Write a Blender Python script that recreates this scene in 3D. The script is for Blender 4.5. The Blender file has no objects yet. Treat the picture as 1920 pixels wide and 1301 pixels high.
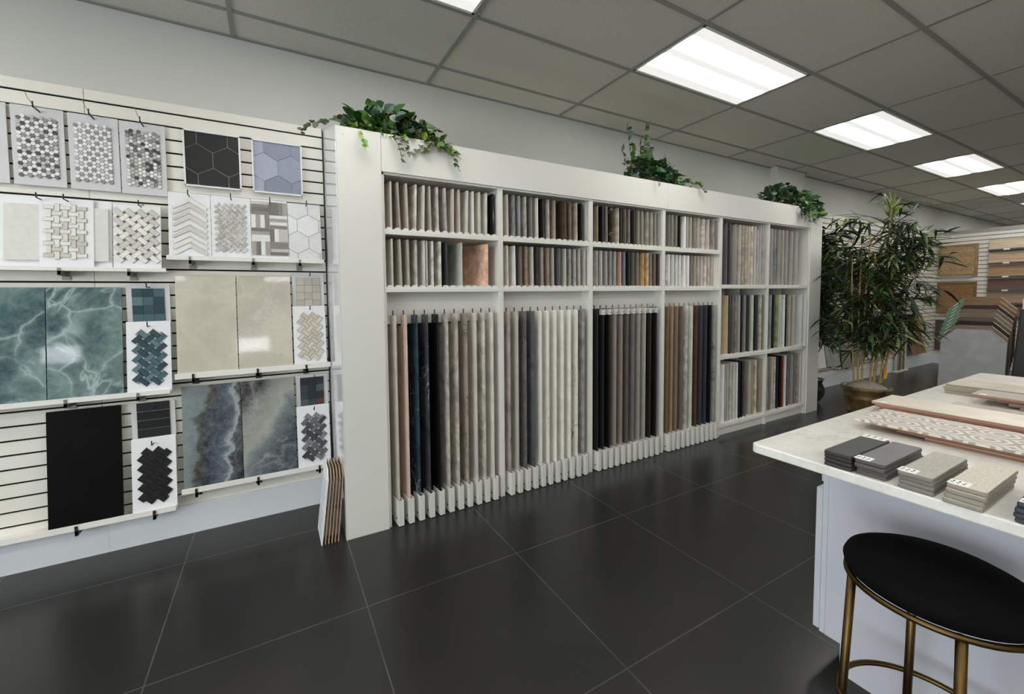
import bpy, math, random
from mathutils import Vector, Matrix, Euler
R = math.radians
random.seed(7)
sc = bpy.context.scene
COL = sc.collection

# ------------------------------------------------------------------ camera, world, light, exposure
F_PX = 764.83
YAW, PITCH, ROLL = .487, .0506, -.0109
fw = Vector((math.sin(YAW)*math.cos(PITCH), math.cos(YAW)*math.cos(PITCH), -math.sin(PITCH)))
rt = Vector((math.cos(YAW), -math.sin(YAW), 0)); up = rt.cross(fw)
r2 = math.cos(ROLL)*rt + math.sin(ROLL)*up; u2 = -math.sin(ROLL)*rt + math.cos(ROLL)*up
cd = bpy.data.cameras.new('camera'); cam = bpy.data.objects.new('camera', cd); COL.objects.link(cam)
cam.matrix_world = Matrix(((r2.x, u2.x, -fw.x, -1.3921), (r2.y, u2.y, -fw.y, -2.9704), (r2.z, u2.z, -fw.z, 1.3954), (0, 0, 0, 1)))
cd.sensor_fit = 'HORIZONTAL'; cd.sensor_width = 36.0; cd.lens = F_PX/1920*36
cd.shift_x = 42.87/1920; cd.shift_y = -57.54/1920
cd.clip_start = .02; cd.clip_end = 100
sc.camera = cam
sc.view_settings.view_transform = 'Standard'; sc.view_settings.look = 'None'
sc.view_settings.gamma = 1.0; sc.view_settings.use_curve_mapping = False
sc.view_settings.exposure = -0.12
try: sc.cycles.use_denoising = True
except Exception: pass
sc.cycles.max_bounces = 8; sc.cycles.diffuse_bounces = 5; sc.cycles.glossy_bounces = 4; sc.cycles.transparent_max_bounces = 8
sc.cycles.sample_clamp_indirect = 6

LAMP_TUBE = 13.5      # radiance of the bright tube bands in the troffers
LAMP_BAND = 0.82      # radiance of the dim diffuser between them
wd = bpy.data.worlds.new('world'); sc.world = wd; wd.use_nodes = True
wd.node_tree.nodes['Background'].inputs[0].default_value = (.80, .89, 1, 1)
wd.node_tree.nodes['Background'].inputs[1].default_value = 0.9

def area_light(name, loc, rot, sx, sy, power, color):
    l = bpy.data.lights.new(name, 'AREA'); l.shape = 'RECTANGLE'; l.size = sx; l.size_y = sy
    l.energy = power; l.color = color
    o = bpy.data.objects.new(name, l); COL.objects.link(o); o.location = loc; o.rotation_euler = rot
    return o
# daylight through the shop windows (outside the glass, behind the camera)
area_light('daylight_side_window', (-6.72, -4.0, 1.5), (0, R(-90), 0), 2.2, 4.0, 230, (.88, .94, 1))
area_light('daylight_transom', (-5.06, -8.2, 1.87), (R(90), 0, 0), .62, .40, 9, (.9, .95, 1))
area_light('daylight_transom_right', (-1.8, -8.2, 1.87), (R(90), 0, 0), .70, .40, 10, (.9, .95, 1))

# ------------------------------------------------------------------ colours and materials
def lin(v):
    v /= 255.0
    return v/12.92 if v <= .04045 else ((v+.055)/1.055)**2.4
def D_(c, a=.84):
    m_ = sum(c)/3; return tuple((m_+(v-m_)*a) for v in c)
def C(r, g, b, k=1.0): return (min(1, lin(r)*k), min(1, lin(g)*k), min(1, lin(b)*k), 1)

class NT:
    def __init__(s, name):
        m = bpy.data.materials.new(name); m.use_nodes = True; s.m = m; s.t = m.node_tree
        s.b = s.t.nodes['Principled BSDF']
    def n(s, typ, **kw):
        nd = s.t.nodes.new(typ)
        for k, v in kw.items(): setattr(nd, k, v)
        return nd
    def l(s, a, b): s.t.links.new(a, b)
    def noise(s, vec, scale, detail=3, dist=0, rough=.5):
        nd = s.n('ShaderNodeTexNoise'); nd.inputs['Scale'].default_value = scale
        nd.inputs['Detail'].default_value = detail; nd.inputs['Distortion'].default_value = dist
        nd.inputs['Roughness'].default_value = rough
        if vec is not None: s.l(vec, nd.inputs['Vector'])
        return nd.outputs['Fac']
    def math(s, op, a, b=None, clamp=False):
        nd = s.n('ShaderNodeMath', operation=op, use_clamp=clamp)
        for i, v in enumerate((a, b)):
            if v is None: continue
            if isinstance(v, (int, float)): nd.inputs[i].default_value = v
            else: s.l(v, nd.inputs[i])
        return nd.outputs[0]
    def mix(s, f, a, b, typ='MIX'):
        nd = s.n('ShaderNodeMix', data_type='RGBA', blend_type=typ)
        for i, v in ((0, f), (6, a), (7, b)):
            if isinstance(v, (int, float)): nd.inputs[i].default_value = v
            elif isinstance(v, tuple): nd.inputs[i].default_value = v
            else: s.l(v, nd.inputs[i])
        return nd.outputs[2]
    def ramp(s, f, stops, interp='LINEAR'):
        nd = s.n('ShaderNodeValToRGB'); cr = nd.color_ramp; cr.interpolation = interp
        while len(cr.elements) < len(stops): cr.elements.new(.5)
        for e, (p, c) in zip(cr.elements, stops):
            e.position = p; e.color = c if isinstance(c, tuple) else (c, c, c, 1)
        s.l(f, nd.inputs[0]); return nd.outputs[0]
    def coord(s, rnd=True):
        tc = s.n('ShaderNodeTexCoord').outputs['Object']
        if not rnd: return tc
        oi = s.n('ShaderNodeObjectInfo')
        mm = s.n('ShaderNodeVectorMath', operation='SCALE'); cx = s.n('ShaderNodeCombineXYZ')
        s.l(oi.outputs['Random'], cx.inputs[0]); s.l(oi.outputs['Random'], cx.inputs[1]); s.l(oi.outputs['Random'], cx.inputs[2])
        s.l(cx.outputs[0], mm.inputs[0]); mm.inputs[3].default_value = 60
        ad = s.n('ShaderNodeVectorMath', operation='ADD'); s.l(tc, ad.inputs[0]); s.l(mm.outputs[0], ad.inputs[1])
        return ad.outputs[0]
    def setb(s, **kw):
        for k, v in kw.items():
            k = {'rough': 'Roughness', 'metal': 'Metallic', 'col': 'Base Color', 'spec': 'Specular IOR Level', 'coat': 'Coat Weight'}.get(k, k)
            if isinstance(v, (int, float, tuple)): s.b.inputs[k].default_value = v
            else: s.l(v, s.b.inputs[k])
    def bump(s, h, dist=.002, strength=.4):
        nd = s.n('ShaderNodeBump'); nd.inputs['Distance'].default_value = dist; nd.inputs['Strength'].default_value = strength
        s.l(h, nd.inputs['Height']); s.l(nd.outputs[0], s.b.inputs['Normal'])

M = {}
def plain(name, c, rough=.5, metal=0, var=.04, scale=30, bump=0, spec=.5, coat=0):
    t = NT(name); co = t.coord()
    f = t.noise(co, scale, 3)
    a = tuple(x*(1-var) for x in c[:3])+(1,); b = tuple(min(1, x*(1+var)) for x in c[:3])+(1,)
    t.setb(col=t.mix(f, a, b), rough=rough, metal=metal, spec=spec, coat=coat)
    if bump: t.bump(t.noise(co, scale*6, 2), .001, bump)
    M[name] = t.m; return t.m

plain('white_laminate', C(226, 225, 217), .32, var=.015, scale=4)
plain('gloss_white', C(232, 233, 233), .06, var=.01, scale=3)
plain('slat_white', C(236, 233, 222), .4, var=.03, scale=5)
plain('base_white', C(222, 227, 230), .4, var=.02, scale=5)
plain('wall_paint', C(206, 207, 200), .75, var=.02, scale=3, bump=.05)
plain('slat_core', C(26, 21, 18), .85)
plain('ledge_white', C(240, 238, 230), .3, var=.01)
plain('bracket_grey', C(150, 148, 142), .35, metal=.6)
plain('bracket_dark', C(60, 60, 58), .4, metal=.5)
plain('dark_metal', C(30, 30, 30), .45, metal=.3)
plain('wire_metal', C(150, 150, 145), .3, metal=.8)
plain('grid_bar', C(150, 150, 143), .6, var=.02)
plain('lamp_frame', C(235, 235, 235), .4)
plain('board_white', C(240, 241, 242), .45, var=.02, scale=60)
plain('board_grey', C(216, 216, 216), .55, var=.05, scale=90)
plain('counter_panel', C(212, 214, 222), .4, var=.01, scale=4)
plain('kick_black', C(32, 32, 32), .6)
plain('brass', (.135, .085, .032, 1), .40, metal=1, var=.25, scale=18)
plain('velvet_black', C(13, 13, 14), .95, var=.3, scale=25, spec=.1)
plain('soil', C(60, 48, 38), .95, var=.4, scale=50, bump=.6)
plain('pebble', C(150, 142, 130), .9, var=.35, scale=30, bump=.6)
plain('pot_black', C(22, 22, 23), .2, var=.1)
plain('planter_dark', C(30, 28, 26), .7)
plain('sticker', C(245, 245, 242), .5, var=.01)
plain('ink', C(40, 40, 42), .6)
plain('tag_orange', C(225, 140, 20), .5, var=.1)
plain('tag_yellow', C(235, 205, 40), .5, var=.1)
plain('terracotta_body', C(168, 126, 106), .8, var=.12, scale=40)
plain('screw_grey', C(95, 92, 85), .35, metal=.8)
plain('board_edge', C(170, 145, 120), .8, var=.1)
plain('green_film', C(128, 158, 134), .2, var=.15, scale=12)
plain('rack_black', C(15, 14, 14), .5)
plain('rail_grey', C(170, 168, 160), .4, metal=.4)
plain('stem_green', C(70, 84, 45), .6, var=.2)
plain('stem_brown', C(80, 66, 48), .7, var=.2)
plain('sign_white', C(225, 222, 212), .5); plain('sign_red', C(120, 35, 30), .5)
for nm, c in (('leaf_dark', (38, 66, 40)), ('leaf_mid', (62, 100, 50)), ('leaf_bright', (96, 138, 60)), ('leaf_lime', (158, 178, 84)), ('leaf_olive', (84, 88, 52)), ('leaf_blue', (96, 118, 104))):
    t = NT(nm); co = t.coord(False); f = t.noise(co, 22, 3)
    t.setb(col=t.mix(f, C(*c, .55), C(*c, 1.35)), rough=.42, spec=.4); M[nm] = t.m
for nm, c in (('bamboo_dark', (36, 52, 28)), ('bamboo_mid', (66, 90, 42)), ('bamboo_light', (146, 166, 84))):
    t = NT(nm); co = t.coord(False); f = t.noise(co, 14, 3)
    t.setb(col=t.mix(f, C(*c, .6), C(*c, 1.3)), rough=.45, spec=.4); M[nm] = t.m
# bamboo cane with darker rings
t = NT('bamboo_cane'); co = t.coord(False); sx = t.n('ShaderNodeSeparateXYZ'); t.l(co, sx.inputs[0])
w = t.math('FRACT', t.math('MULTIPLY', sx.outputs[2], 7.0))
t.setb(col=t.mix(t.ramp(w, [(0, 1.), (.05, .0), (.95, 0.), (1, 1.)]), t.mix(t.noise(co, 12), C(150, 120, 70), C(190, 160, 100)), C(95, 72, 40)), rough=.45); M['bamboo_cane'] = t.m

def stone(name, veins=None, vscale=5, vwidth=.03, gloss=.35, var=.10, nscale=9, fine=.06, rough_var=.1):
    """object-coloured porcelain; each sample brings its own base colour"""
    t = NT(name); co = t.coord(); oi = t.n('ShaderNodeObjectInfo').outputs['Color']
    f = t.noise(co, nscale, 3, .4, .5)
    dk = t.mix(1.0, oi, (1-var,)*3+(1,), 'MULTIPLY'); lt = t.mix(1.0, oi, (1+var,)*3+(1,), 'MULTIPLY')
    c = t.mix(t.ramp(f, [(.32, 0.), (.68, 1.)]), dk, lt)
    g = t.noise(co, 160, 2); c = t.mix(t.math('MULTIPLY', g, fine*2), c, (.02, .02, .02, 1))
    if veins:
        v = t.math('ABSOLUTE', t.math('SUBTRACT', t.noise(co, vscale, 5, 1.2, .55), .5))
        c = t.mix(t.math('MULTIPLY', t.ramp(v, [(0, .75), (vwidth, 0.)]), t.ramp(t.noise(co, vscale*.9, 2), [(.48, 0.), (.62, 1.)])), c, veins)
    t.setb(col=c, rough=gloss); M[name] = t.m
stone('stone_matt', gloss=.5)
stone('stone_satin', gloss=.28, var=.1)
stone('stone_speckle', gloss=.5, var=.16, nscale=220, fine=.12)
stone('stone_cloud', gloss=.35, var=.35, nscale=16)
stone('marble_dark_vein', veins=C(95, 92, 88), vscale=2.6, vwidth=.012, gloss=.12, var=.05)
stone('marble_light_vein', veins=C(215, 212, 205), vscale=2.4, vwidth=.008, gloss=.1, var=.35)
stone('stone_bold', veins=C(60, 58, 55), vscale=6, vwidth=.035, gloss=.3, var=.22)
def grained(name, axis=2, obj=True, c1=None, c2=None, stretch=.06, scale=34, gloss=.5):
    t = NT(name); co = t.coord(); mp = t.n('ShaderNodeMapping'); t.l(co, mp.inputs[0])
    s = [1, 1, 1]; s[axis] = stretch; mp.inputs['Scale'].default_value = s
    f = t.noise(mp.outputs[0], scale, 5, .4, .6)
    if obj:
        oi = t.n('ShaderNodeObjectInfo').outputs['Color']
        c = t.mix(t.ramp(f, [(.3, 0.), (.7, 1.)]), t.mix(1., oi, (.62, .6, .58, 1), 'MULTIPLY'), t.mix(1., oi, (1.3, 1.3, 1.28, 1), 'MULTIPLY'))
    else: c = t.mix(t.ramp(f, [(.3, 0.), (.7, 1.)]), c1, c2)
    t.setb(col=c, rough=gloss); M[name] = t.m
grained('wood_obj', 1); grained('wood_y', 1); grained('wood_x', 0)
grained('wood_parquet', 0, stretch=.3, scale=26)

# big polished onyx slabs on the slat wall
def onyx(name, stops, vein, vscale, gloss=.05, sc_=2.2, vw=.02, dist=1.6, seed=0, amt=.8, crack=0, axes=None, nz=.7, spec=.5):
    """axes=(bx, bz, off) lays the colour bands across the slab (local x, z) before the noise bends them"""
    t = NT(name); tc = t.coord(False); ad = t.n('ShaderNodeVectorMath', operation='ADD'); t.l(tc, ad.inputs[0]); ad.inputs[1].default_value = (seed, seed*.7, seed*.3)
    co = ad.outputs[0]
    base = t.noise(co, sc_, 9, dist, .6)
    if axes:
        sx = t.n('ShaderNodeSeparateXYZ'); t.l(tc, sx.inputs[0])
        g = t.math('ADD', t.math('MULTIPLY', sx.outputs[0], axes[0]), t.math('MULTIPLY', sx.outputs[2], axes[1]))
        g = t.math('ADD', g, axes[2]); base = t.math('ADD', g, t.math('MULTIPLY', t.math('SUBTRACT', base, .5), nz), True)
    c = t.ramp(base, stops)
    fine = t.noise(co, sc_*9, 6, .3, .7); c = t.mix(t.math('MULTIPLY', t.ramp(fine, [(.4, 0.), (.75, 1.)]), .28), c, vein)
    v = t.math('ABSOLUTE', t.math('SUBTRACT', t.noise(co, vscale, 4, .9, .6), .5))
    m = t.math('MULTIPLY', t.ramp(v, [(0, amt), (vw, amt*.25), (vw*3, 0.)]), t.ramp(t.noise(co, 3.1, 2), [(.38, 0.), (.6, 1.)]))
    if crack:
        nn = t.n('ShaderNodeTexNoise'); nn.inputs['Scale'].default_value = 4; nn.inputs['Detail'].default_value = 5; t.l(co, nn.inputs['Vector'])
        sc2 = t.n('ShaderNodeVectorMath', operation='SCALE'); t.l(nn.outputs['Color'], sc2.inputs[0]); sc2.inputs[3].default_value = .22
        a2 = t.n('ShaderNodeVectorMath', operation='ADD'); t.l(co, a2.inputs[0]); t.l(sc2.outputs[0], a2.inputs[1])
        vo = t.n('ShaderNodeTexVoronoi', feature='DISTANCE_TO_EDGE'); vo.inputs['Scale'].default_value = crack; t.l(a2.outputs[0], vo.inputs['Vector'])
        vc = t.n('ShaderNodeTexVoronoi'); vc.inputs['Scale'].default_value = crack; t.l(a2.outputs[0], vc.inputs['Vector'])
        sp = t.n('ShaderNodeSeparateXYZ'); t.l(vc.outputs['Color'], sp.inputs[0])
        c = t.mix(t.math('MULTIPLY', sp.outputs[0], .38), c, stops[0][1])
        k = t.math('MULTIPLY', t.ramp(vo.outputs['Distance'], [(0, 1.), (.015, .45), (.05, .12), (.14, 0.)]), t.ramp(t.noise(co, 5, 3), [(.35, .15), (.6, 1.)]))
        m = t.math('MAXIMUM', m, t.math('MULTIPLY', k, amt))
    c = t.mix(m, c, vein); t.setb(col=c, rough=gloss, spec=spec); M[name] = t.m
TEAL = [(.26, C(30, 50, 58)), (.40, C(50, 76, 83)), (.48, C(76, 105, 107)), (.56, C(112, 137, 133)), (.62, C(78, 106, 110)), (.74, C(44, 68, 80))]
onyx('onyx_teal_a', TEAL, C(176, 198, 192), 2.3, seed=3.1, dist=.5, sc_=2.6, amt=.75, crack=3.4); onyx('onyx_teal_b', TEAL, C(186, 204, 198), 2.0, seed=11.3, dist=.5, sc_=2.6, amt=.8, crack=3.8)
BEI = [(.3, C(186, 181, 165)), (.5, C(205, 199, 181)), (.7, C(220, 214, 197))]
onyx('onyx_beige_a', BEI, C(226, 220, 205), 2.2, seed=5, amt=.3, dist=.4, crack=2.4); onyx('onyx_beige_b', BEI, C(232, 225, 212), 2.4, seed=8.8, amt=.4, dist=.4, crack=3.4)
onyx('onyx_blue_a', [(.0, C(128, 140, 138)), (.26, C(116, 128, 130)), (.33, C(72, 68, 58)), (.42, C(48, 50, 58)), (.60, C(58, 66, 80)), (.72, C(96, 106, 118)), (.78, C(170, 174, 172)), (.83, C(60, 64, 66)), (1, C(36, 38, 40))], C(170, 176, 178), 5, seed=21.5, sc_=3.4, dist=.5, amt=.25, axes=(3.0, -.25, .12), nz=.9)
onyx('onyx_blue_b', [(.0, C(44, 42, 44)), (.22, C(54, 50, 52)), (.30, C(84, 82, 78)), (.40, C(136, 140, 134)), (.62, C(160, 164, 156)), (.74, C(112, 120, 122)), (1, C(66, 76, 86))], C(190, 194, 188), 2.4, seed=31.2, sc_=3.2, amt=.5, dist=.4, axes=(1.9, -1.25, .80), nz=.75)
onyx('slab_black', [(.4, C(7, 7, 7)), (.7, C(14, 13, 12))], C(24, 22, 20), 3, gloss=.4, amt=.1, spec=.12)
onyx('quartz_top', [(.35, C(232, 230, 222)), (.6, C(243, 241, 234))], C(205, 202, 192), 4, gloss=.16, sc_=14, amt=.45, dist=.4)
# floor: charcoal porcelain, 79 cm tiles with thin pale joints, smudged
t = NT('floor_tile'); co = t.coord(False); sx = t.n('ShaderNodeSeparateXYZ'); t.l(co, sx.inputs[0])
def joint(out, off, pitch):
    f = t.math('FRACT', t.math('DIVIDE', t.math('ADD', out, off), pitch))
    d = t.math('MINIMUM', f, t.math('SUBTRACT', 1.0, f))
    return t.math('LESS_THAN', d, .0025/pitch*1.0)
j = t.math('MAXIMUM', joint(sx.outputs[0], .27+79, .79), joint(sx.outputs[1], .92+79, .78))
n1 = t.noise(co, 1.7, 3, .2, .5); n2 = t.noise(co, 4, 2, 0, .5); 
base = t.mix(t.ramp(n1, [(.3, 0.), (.7, 1.)]), C(38, 38, 37), C(43, 42, 41)); base = t.mix(t.math('MULTIPLY', t.ramp(n2, [(.3, 0.), (.9, 1.)]), .2), base, C(58, 56, 54))
t.setb(col=t.mix(t.math('MULTIPLY', j, t.ramp(n2, [(.35, .6), (.6, 1.)])), base, C(86, 84, 79)), rough=.27, spec=.42); M['floor_tile'] = t.m
# ceiling tile: fissured mineral board
t = NT('ceiling_tile'); co = t.coord(False); f = t.noise(co, 120, 3)
t.setb(col=t.mix(t.ramp(f, [(.35, 0.), (.6, 1.)]), C(206, 203, 193), C(220, 217, 207)), rough=.9); t.bump(f, .002, .3); M['ceiling_tile'] = t.m
# troffer diffuser: two bright tube bands running along the fitting
t = NT('lamp_diffuser'); co = t.coord(False); sx = t.n('ShaderNodeSeparateXYZ'); t.l(co, sx.inputs[0])
yy = t.math('ABSOLUTE', sx.outputs[1])
band = t.ramp(t.math('DIVIDE', yy, .3), [(0, .0), (.08, .0), (.20, 1.), (.46, 1.), (.60, .0), (1, 0.)])
em = t.math('ADD', t.math('MULTIPLY', band, LAMP_TUBE), LAMP_BAND)
t.setb(col=(.6, .6, .6, 1), rough=.5); t.b.inputs['Emission Color'].default_value = (1, .985, .95, 1); t.l(em, t.b.inputs['Emission Strength']); M['lamp_diffuser'] = t.m
# window glass
t = NT('window_glass'); tr = t.n('ShaderNodeBsdfTransparent'); gl = t.n('ShaderNodeBsdfGlossy'); gl.inputs['Roughness'].default_value = .02
mx = t.n('ShaderNodeMixShader'); mx.inputs[0].default_value = .08; t.l(tr.outputs[0], mx.inputs[1]); t.l(gl.outputs[0], mx.inputs[2])
t.l(mx.outputs[0], t.t.nodes['Material Output'].inputs[0]); M['window_glass'] = t.m
# ornate pot glaze
t = NT('pot_glaze'); co = t.coord(False); v = t.n('ShaderNodeTexVoronoi'); v.inputs['Scale'].default_value = 34; t.l(co, v.inputs['Vector'])
t.setb(col=t.mix(t.ramp(t.noise(co, 9, 4), [(.35, 0.), (.65, 1.)]), C(66, 50, 28), C(120, 98, 56)), rough=.34); t.bump(v.outputs[0], .005, .5); M['pot_glaze'] = t.m
# patterned encaustic tile (grey motifs on cream)
t = NT('encaustic'); co = t.coord(False); w1 = t.n('ShaderNodeTexWave', wave_type='RINGS', rings_direction='SPHERICAL')
mp = t.n('ShaderNodeVectorMath', operation='MODULO'); ab = t.n('ShaderNodeVectorMath', operation='ABSOLUTE'); t.l(co, ab.inputs[0]); t.l(ab.outputs[0], mp.inputs[0]); mp.inputs[1].default_value = (.1, .1, 10)
sb = t.n('ShaderNodeVectorMath', operation='SUBTRACT'); t.l(mp.outputs[0], sb.inputs[0]); sb.inputs[1].default_value = (.05, .05, 0)
t.l(sb.outputs[0], w1.inputs['Vector']); w1.inputs['Scale'].default_value = 16; w1.inputs['Distortion'].default_value = 4; w1.inputs['Detail'].default_value = 3
t.setb(col=t.mix(t.ramp(w1.outputs[0], [(.40, 0.), (.65, .8)]), C(228, 218, 205), C(150, 145, 138)), rough=.4); M['encaustic'] = t.m

_cm = {}
def cm(c, rough=.4, var=.1, scale=40):
    k = (c, rough)
    if k not in _cm: _cm[k] = plain('tint_%d_%d_%d' % c, C(*c), rough, var=var, scale=scale)
    return _cm[k]

# ------------------------------------------------------------------ mesh helpers
class MB:
    def __init__(s): s.v = []; s.f = []; s.mi = []
    def add(s, vs, fs, mi=0):
        o = len(s.v); s.v += [tuple(v) for v in vs]; s.f += [tuple(i+o for i in f) for f in fs]; s.mi += [mi]*len(fs); return s
    def box(s, a, b, mi=0, mat=None):
        x0, y0, z0 = a; x1, y1, z1 = b
        vs = [Vector(p) for p in ((x0, y0, z0), (x1, y0, z0), (x1, y1, z0), (x0, y1, z0), (x0, y0, z1), (x1, y0, z1), (x1, y1, z1), (x0, y1, z1))]
        if mat: vs = [mat @ v for v in vs]
        return s.add(vs, [(0, 3, 2, 1), (4, 5, 6, 7), (0, 1, 5, 4), (1, 2, 6, 5), (2, 3, 7, 6), (3, 0, 4, 7)], mi)
    def prism(s, poly, d, mi=0, caps=True):
        """poly: list of 3-D points (ccw seen from -d side); extruded by vector d"""
        n = len(poly); d = Vector(d); vs = [Vector(p) for p in poly]+[Vector(p)+d for p in poly]
        fs = [(i, (i+1) % n, (i+1) % n+n, i+n) for i in range(n)]
        if caps: fs += [tuple(range(n-1, -1, -1)), tuple(range(n, 2*n))]
        return s.add(vs, fs, mi)
    def tube(s, pts, r, n=8, mi=0, caps=True, closed=False):
        pts = [Vector(p) for p in pts]; rr = r if isinstance(r, (list, tuple)) else [r]*len(pts); N = len(pts)
        vs = []; prev = None
        for i, p in enumerate(pts):
            if closed: d = pts[(i+1) % N]-pts[i-1]
            else: d = pts[min(i+1, N-1)]-pts[max(i-1, 0)]
            d.normalize()
            a = prev if prev else (Vector((0, 0, 1)) if abs(d.z) < .9 else Vector((1, 0, 0)))
            x = (a-d*a.dot(d)).normalized(); prev = x; y = d.cross(x)
            vs += [p+x*math.cos(2*math.pi*k/n)*rr[i]+y*math.sin(2*math.pi*k/n)*rr[i] for k in range(n)]
        fs = [(i*n+k, i*n+(k+1) % n, ((i+1) % N)*n+(k+1) % n, ((i+1) % N)*n+k) for i in range(N if closed else N-1) for k in range(n)]
        if caps and not closed: fs += [tuple(range(n-1, -1, -1)), tuple(range((N-1)*n, N*n))]
        return s.add(vs, fs, mi)
    def lathe(s, prof, c=(0, 0, 0), n=32, mi=0):
        cx, cy, cz = c; vs = []; N = len(prof)
        for r, z in prof: vs += [(cx+r*math.cos(2*math.pi*k/n), cy+r*math.sin(2*math.pi*k/n), cz+z) for k in range(n)]
        fs = [(i*n+k, i*n+(k+1) % n, (i+1)*n+(k+1) % n, (i+1)*n+k) for i in range(N-1) for k in range(n)]
        fs += [tuple(range(n-1, -1, -1)), tuple(range((N-1)*n, N*n))]
        return s.add(vs, fs, mi)
    def build(s, name, mats, parent=None, loc=(0, 0, 0), smooth=False, bevel=0):
        """vertices are given in world space; loc becomes the object's origin"""
        me = bpy.data.meshes.new(name)
        base = Vector(parent.location) if parent and parent.parent is None else (Vector(parent['_w']) if parent else Vector((0, 0, 0)))
        org = base if parent else Vector(loc)
        me.from_pydata([tuple(Vector(v)-org) for v in s.v], [], s.f)
        if not isinstance(mats, (list, tuple)): mats = [mats]
        for m in mats: me.materials.append(M[m] if isinstance(m, str) else m)
        me.polygons.foreach_set('material_index', s.mi)
        if smooth: me.polygons.foreach_set('use_smooth', [True]*len(s.f))
        me.update()
        o = bpy.data.objects.new(name, me); COL.objects.link(o)
        if parent: o.parent = parent; o['_w'] = tuple(base)
        else: o.location = loc
        if bevel:
            b = o.modifiers.new('bevel', 'BEVEL'); b.width = bevel; b.segments = 2; b.limit_method = 'ANGLE'; b.angle_limit = R(40)
        return o
def tag(o, label=None, cat=None, group=None, kind=None):
    if label: o['label'] = label
    if cat: o['category'] = cat
    if group: o['group'] = group
    if kind: o['kind'] = kind
    return o
def thing(name, label, cat, loc=(0, 0, 0), group=None):
    o = bpy.data.objects.new(name, None); COL.objects.link(o); o.location = loc; o.empty_display_size = .05
    return tag(o, label, cat, group)
def struct(name, mb, mats, loc=(0, 0, 0), **kw): return tag(mb.build(name, mats, None, loc, **kw), kind='structure')
def ordn(i): return ['first', 'second', 'third', 'fourth', 'fifth', 'sixth', 'seventh', 'eighth', 'ninth', 'tenth', 'eleventh', 'twelfth', 'thirteenth', 'fourteenth', 'fifteenth', 'sixteenth'][i]

# ------------------------------------------------------------------ room shell
H = 2.974
XL, XR, YF = -6.6, 16.0, -8.0
struct('floor', MB().box((XL-.2, YF-.2, -.1), (XR+.2, .2, 0)), 'floor_tile')
struct('ceiling', MB().box((XL-.2, YF-.2, H), (XR+.2, .2, H+.1)), 'ceiling_tile')
struct('wall_back', MB().box((XL-.2, 0, 0), (XR+.2, .2, H)), 'wall_paint')
struct('wall_column', MB().box((4.246, -.085, 0), (4.90, .0, H)), 'wall_paint')
struct('wall_right', MB().box((XR, YF, 0), (XR+.2, 0, H)), 'wall_paint')
# left wall and front wall with glazed openings
m = MB().box((XL-.2, YF, 0), (XL, -6.1, H)).box((XL-.2, -1.9, 0), (XL, 0, H)).box((XL-.2, -6.1, 0), (XL, -1.9, .4)).box((XL-.2, -6.1, 2.6), (XL, -1.9, H))
struct('wall_left', m, 'wall_paint')
m = MB().box((XL, YF-.2, 0), (-5.4, YF, H)).box((-5.4, YF-.2, 0), (-4.73, YF, 1.65)).box((-5.4, YF-.2, 2.07), (-4.73, YF, H)).box((-4.73, YF-.2, 0), (-2.2, YF, H))
m.box((-2.2, YF-.2, 0), (-1.45, YF, 1.65)).box((-2.2, YF-.2, 2.07), (-1.45, YF, H)).box((-1.45, YF-.2, 0), (XR, YF, H))
struct('wall_front', m, 'wall_paint')
def window(n, x0, y0, x1, y1, z0, z1, axis):
    m = MB(); g = MB(); w = .05
    if axis == 'y':
        m.box((x0, y0, z0), (x1, y1, z0+w)).box((x0, y0, z1-w), (x1, y1, z1)).box((x0, y0, z0), (x0+w, y1, z1)).box((x1-w, y0, z0), (x1, y1, z1))
        g.box((x0+w, (y0+y1)/2-.004, z0+w), (x1-w, (y0+y1)/2+.004, z1-w))
    else:
        m.box((x0, y0, z0), (x1, y1, z0+w)).box((x0, y0, z1-w), (x1, y1, z1)).box((x0, y0, z0), (x1, y0+w, z1)).box((x0, y1-w, z0), (x1, y1, z1)).box((x0, (y0+y1)/2-w/2, z0), (x1, (y0+y1)/2+w/2, z1))
        g.box(((x0+x1)/2-.004, y0+w, z0+w), ((x0+x1)/2+.004, y1-w, z1-w))
    o = struct('window_%d' % n, m, 'lamp_frame'); p = g.build('pane', 'window_glass', o); return o
window(1, XL-.12, -6.1, XL-.06, -1.9, .4, 2.6, 'x')
window(2, -5.4, YF-.12, -4.73, YF-.06, 1.65, 2.07, 'y')
window(3, -2.2, YF-.12, -1.45, YF-.06, 1.65, 2.07, 'y')

# ceiling grid bars: 1.22 m along the wall, .5655 m out of it
GX0, GA, GYA, GB = -.3305, 1.22, -.2657, .5655
m = MB(); k = 0
ys = []
y = GYA
while y > YF: ys.append(y); y -= GB
xs = [GX0+GA*i for i in range(-5, 14)]
for y in ys: m.box((XL, y-.012, H-.006), (XR, y+.012, H+.002))
for x in xs: m.box((x-.012, YF, H-.0065), (x+.012, 0, H+.001))
m.box((XL, -.02, H-.007), (XR, 0, H)).box((4.2, -.1, H-.007), (4.92, -.083, H))
struct('trim_1', m, 'grid_bar')

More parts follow.
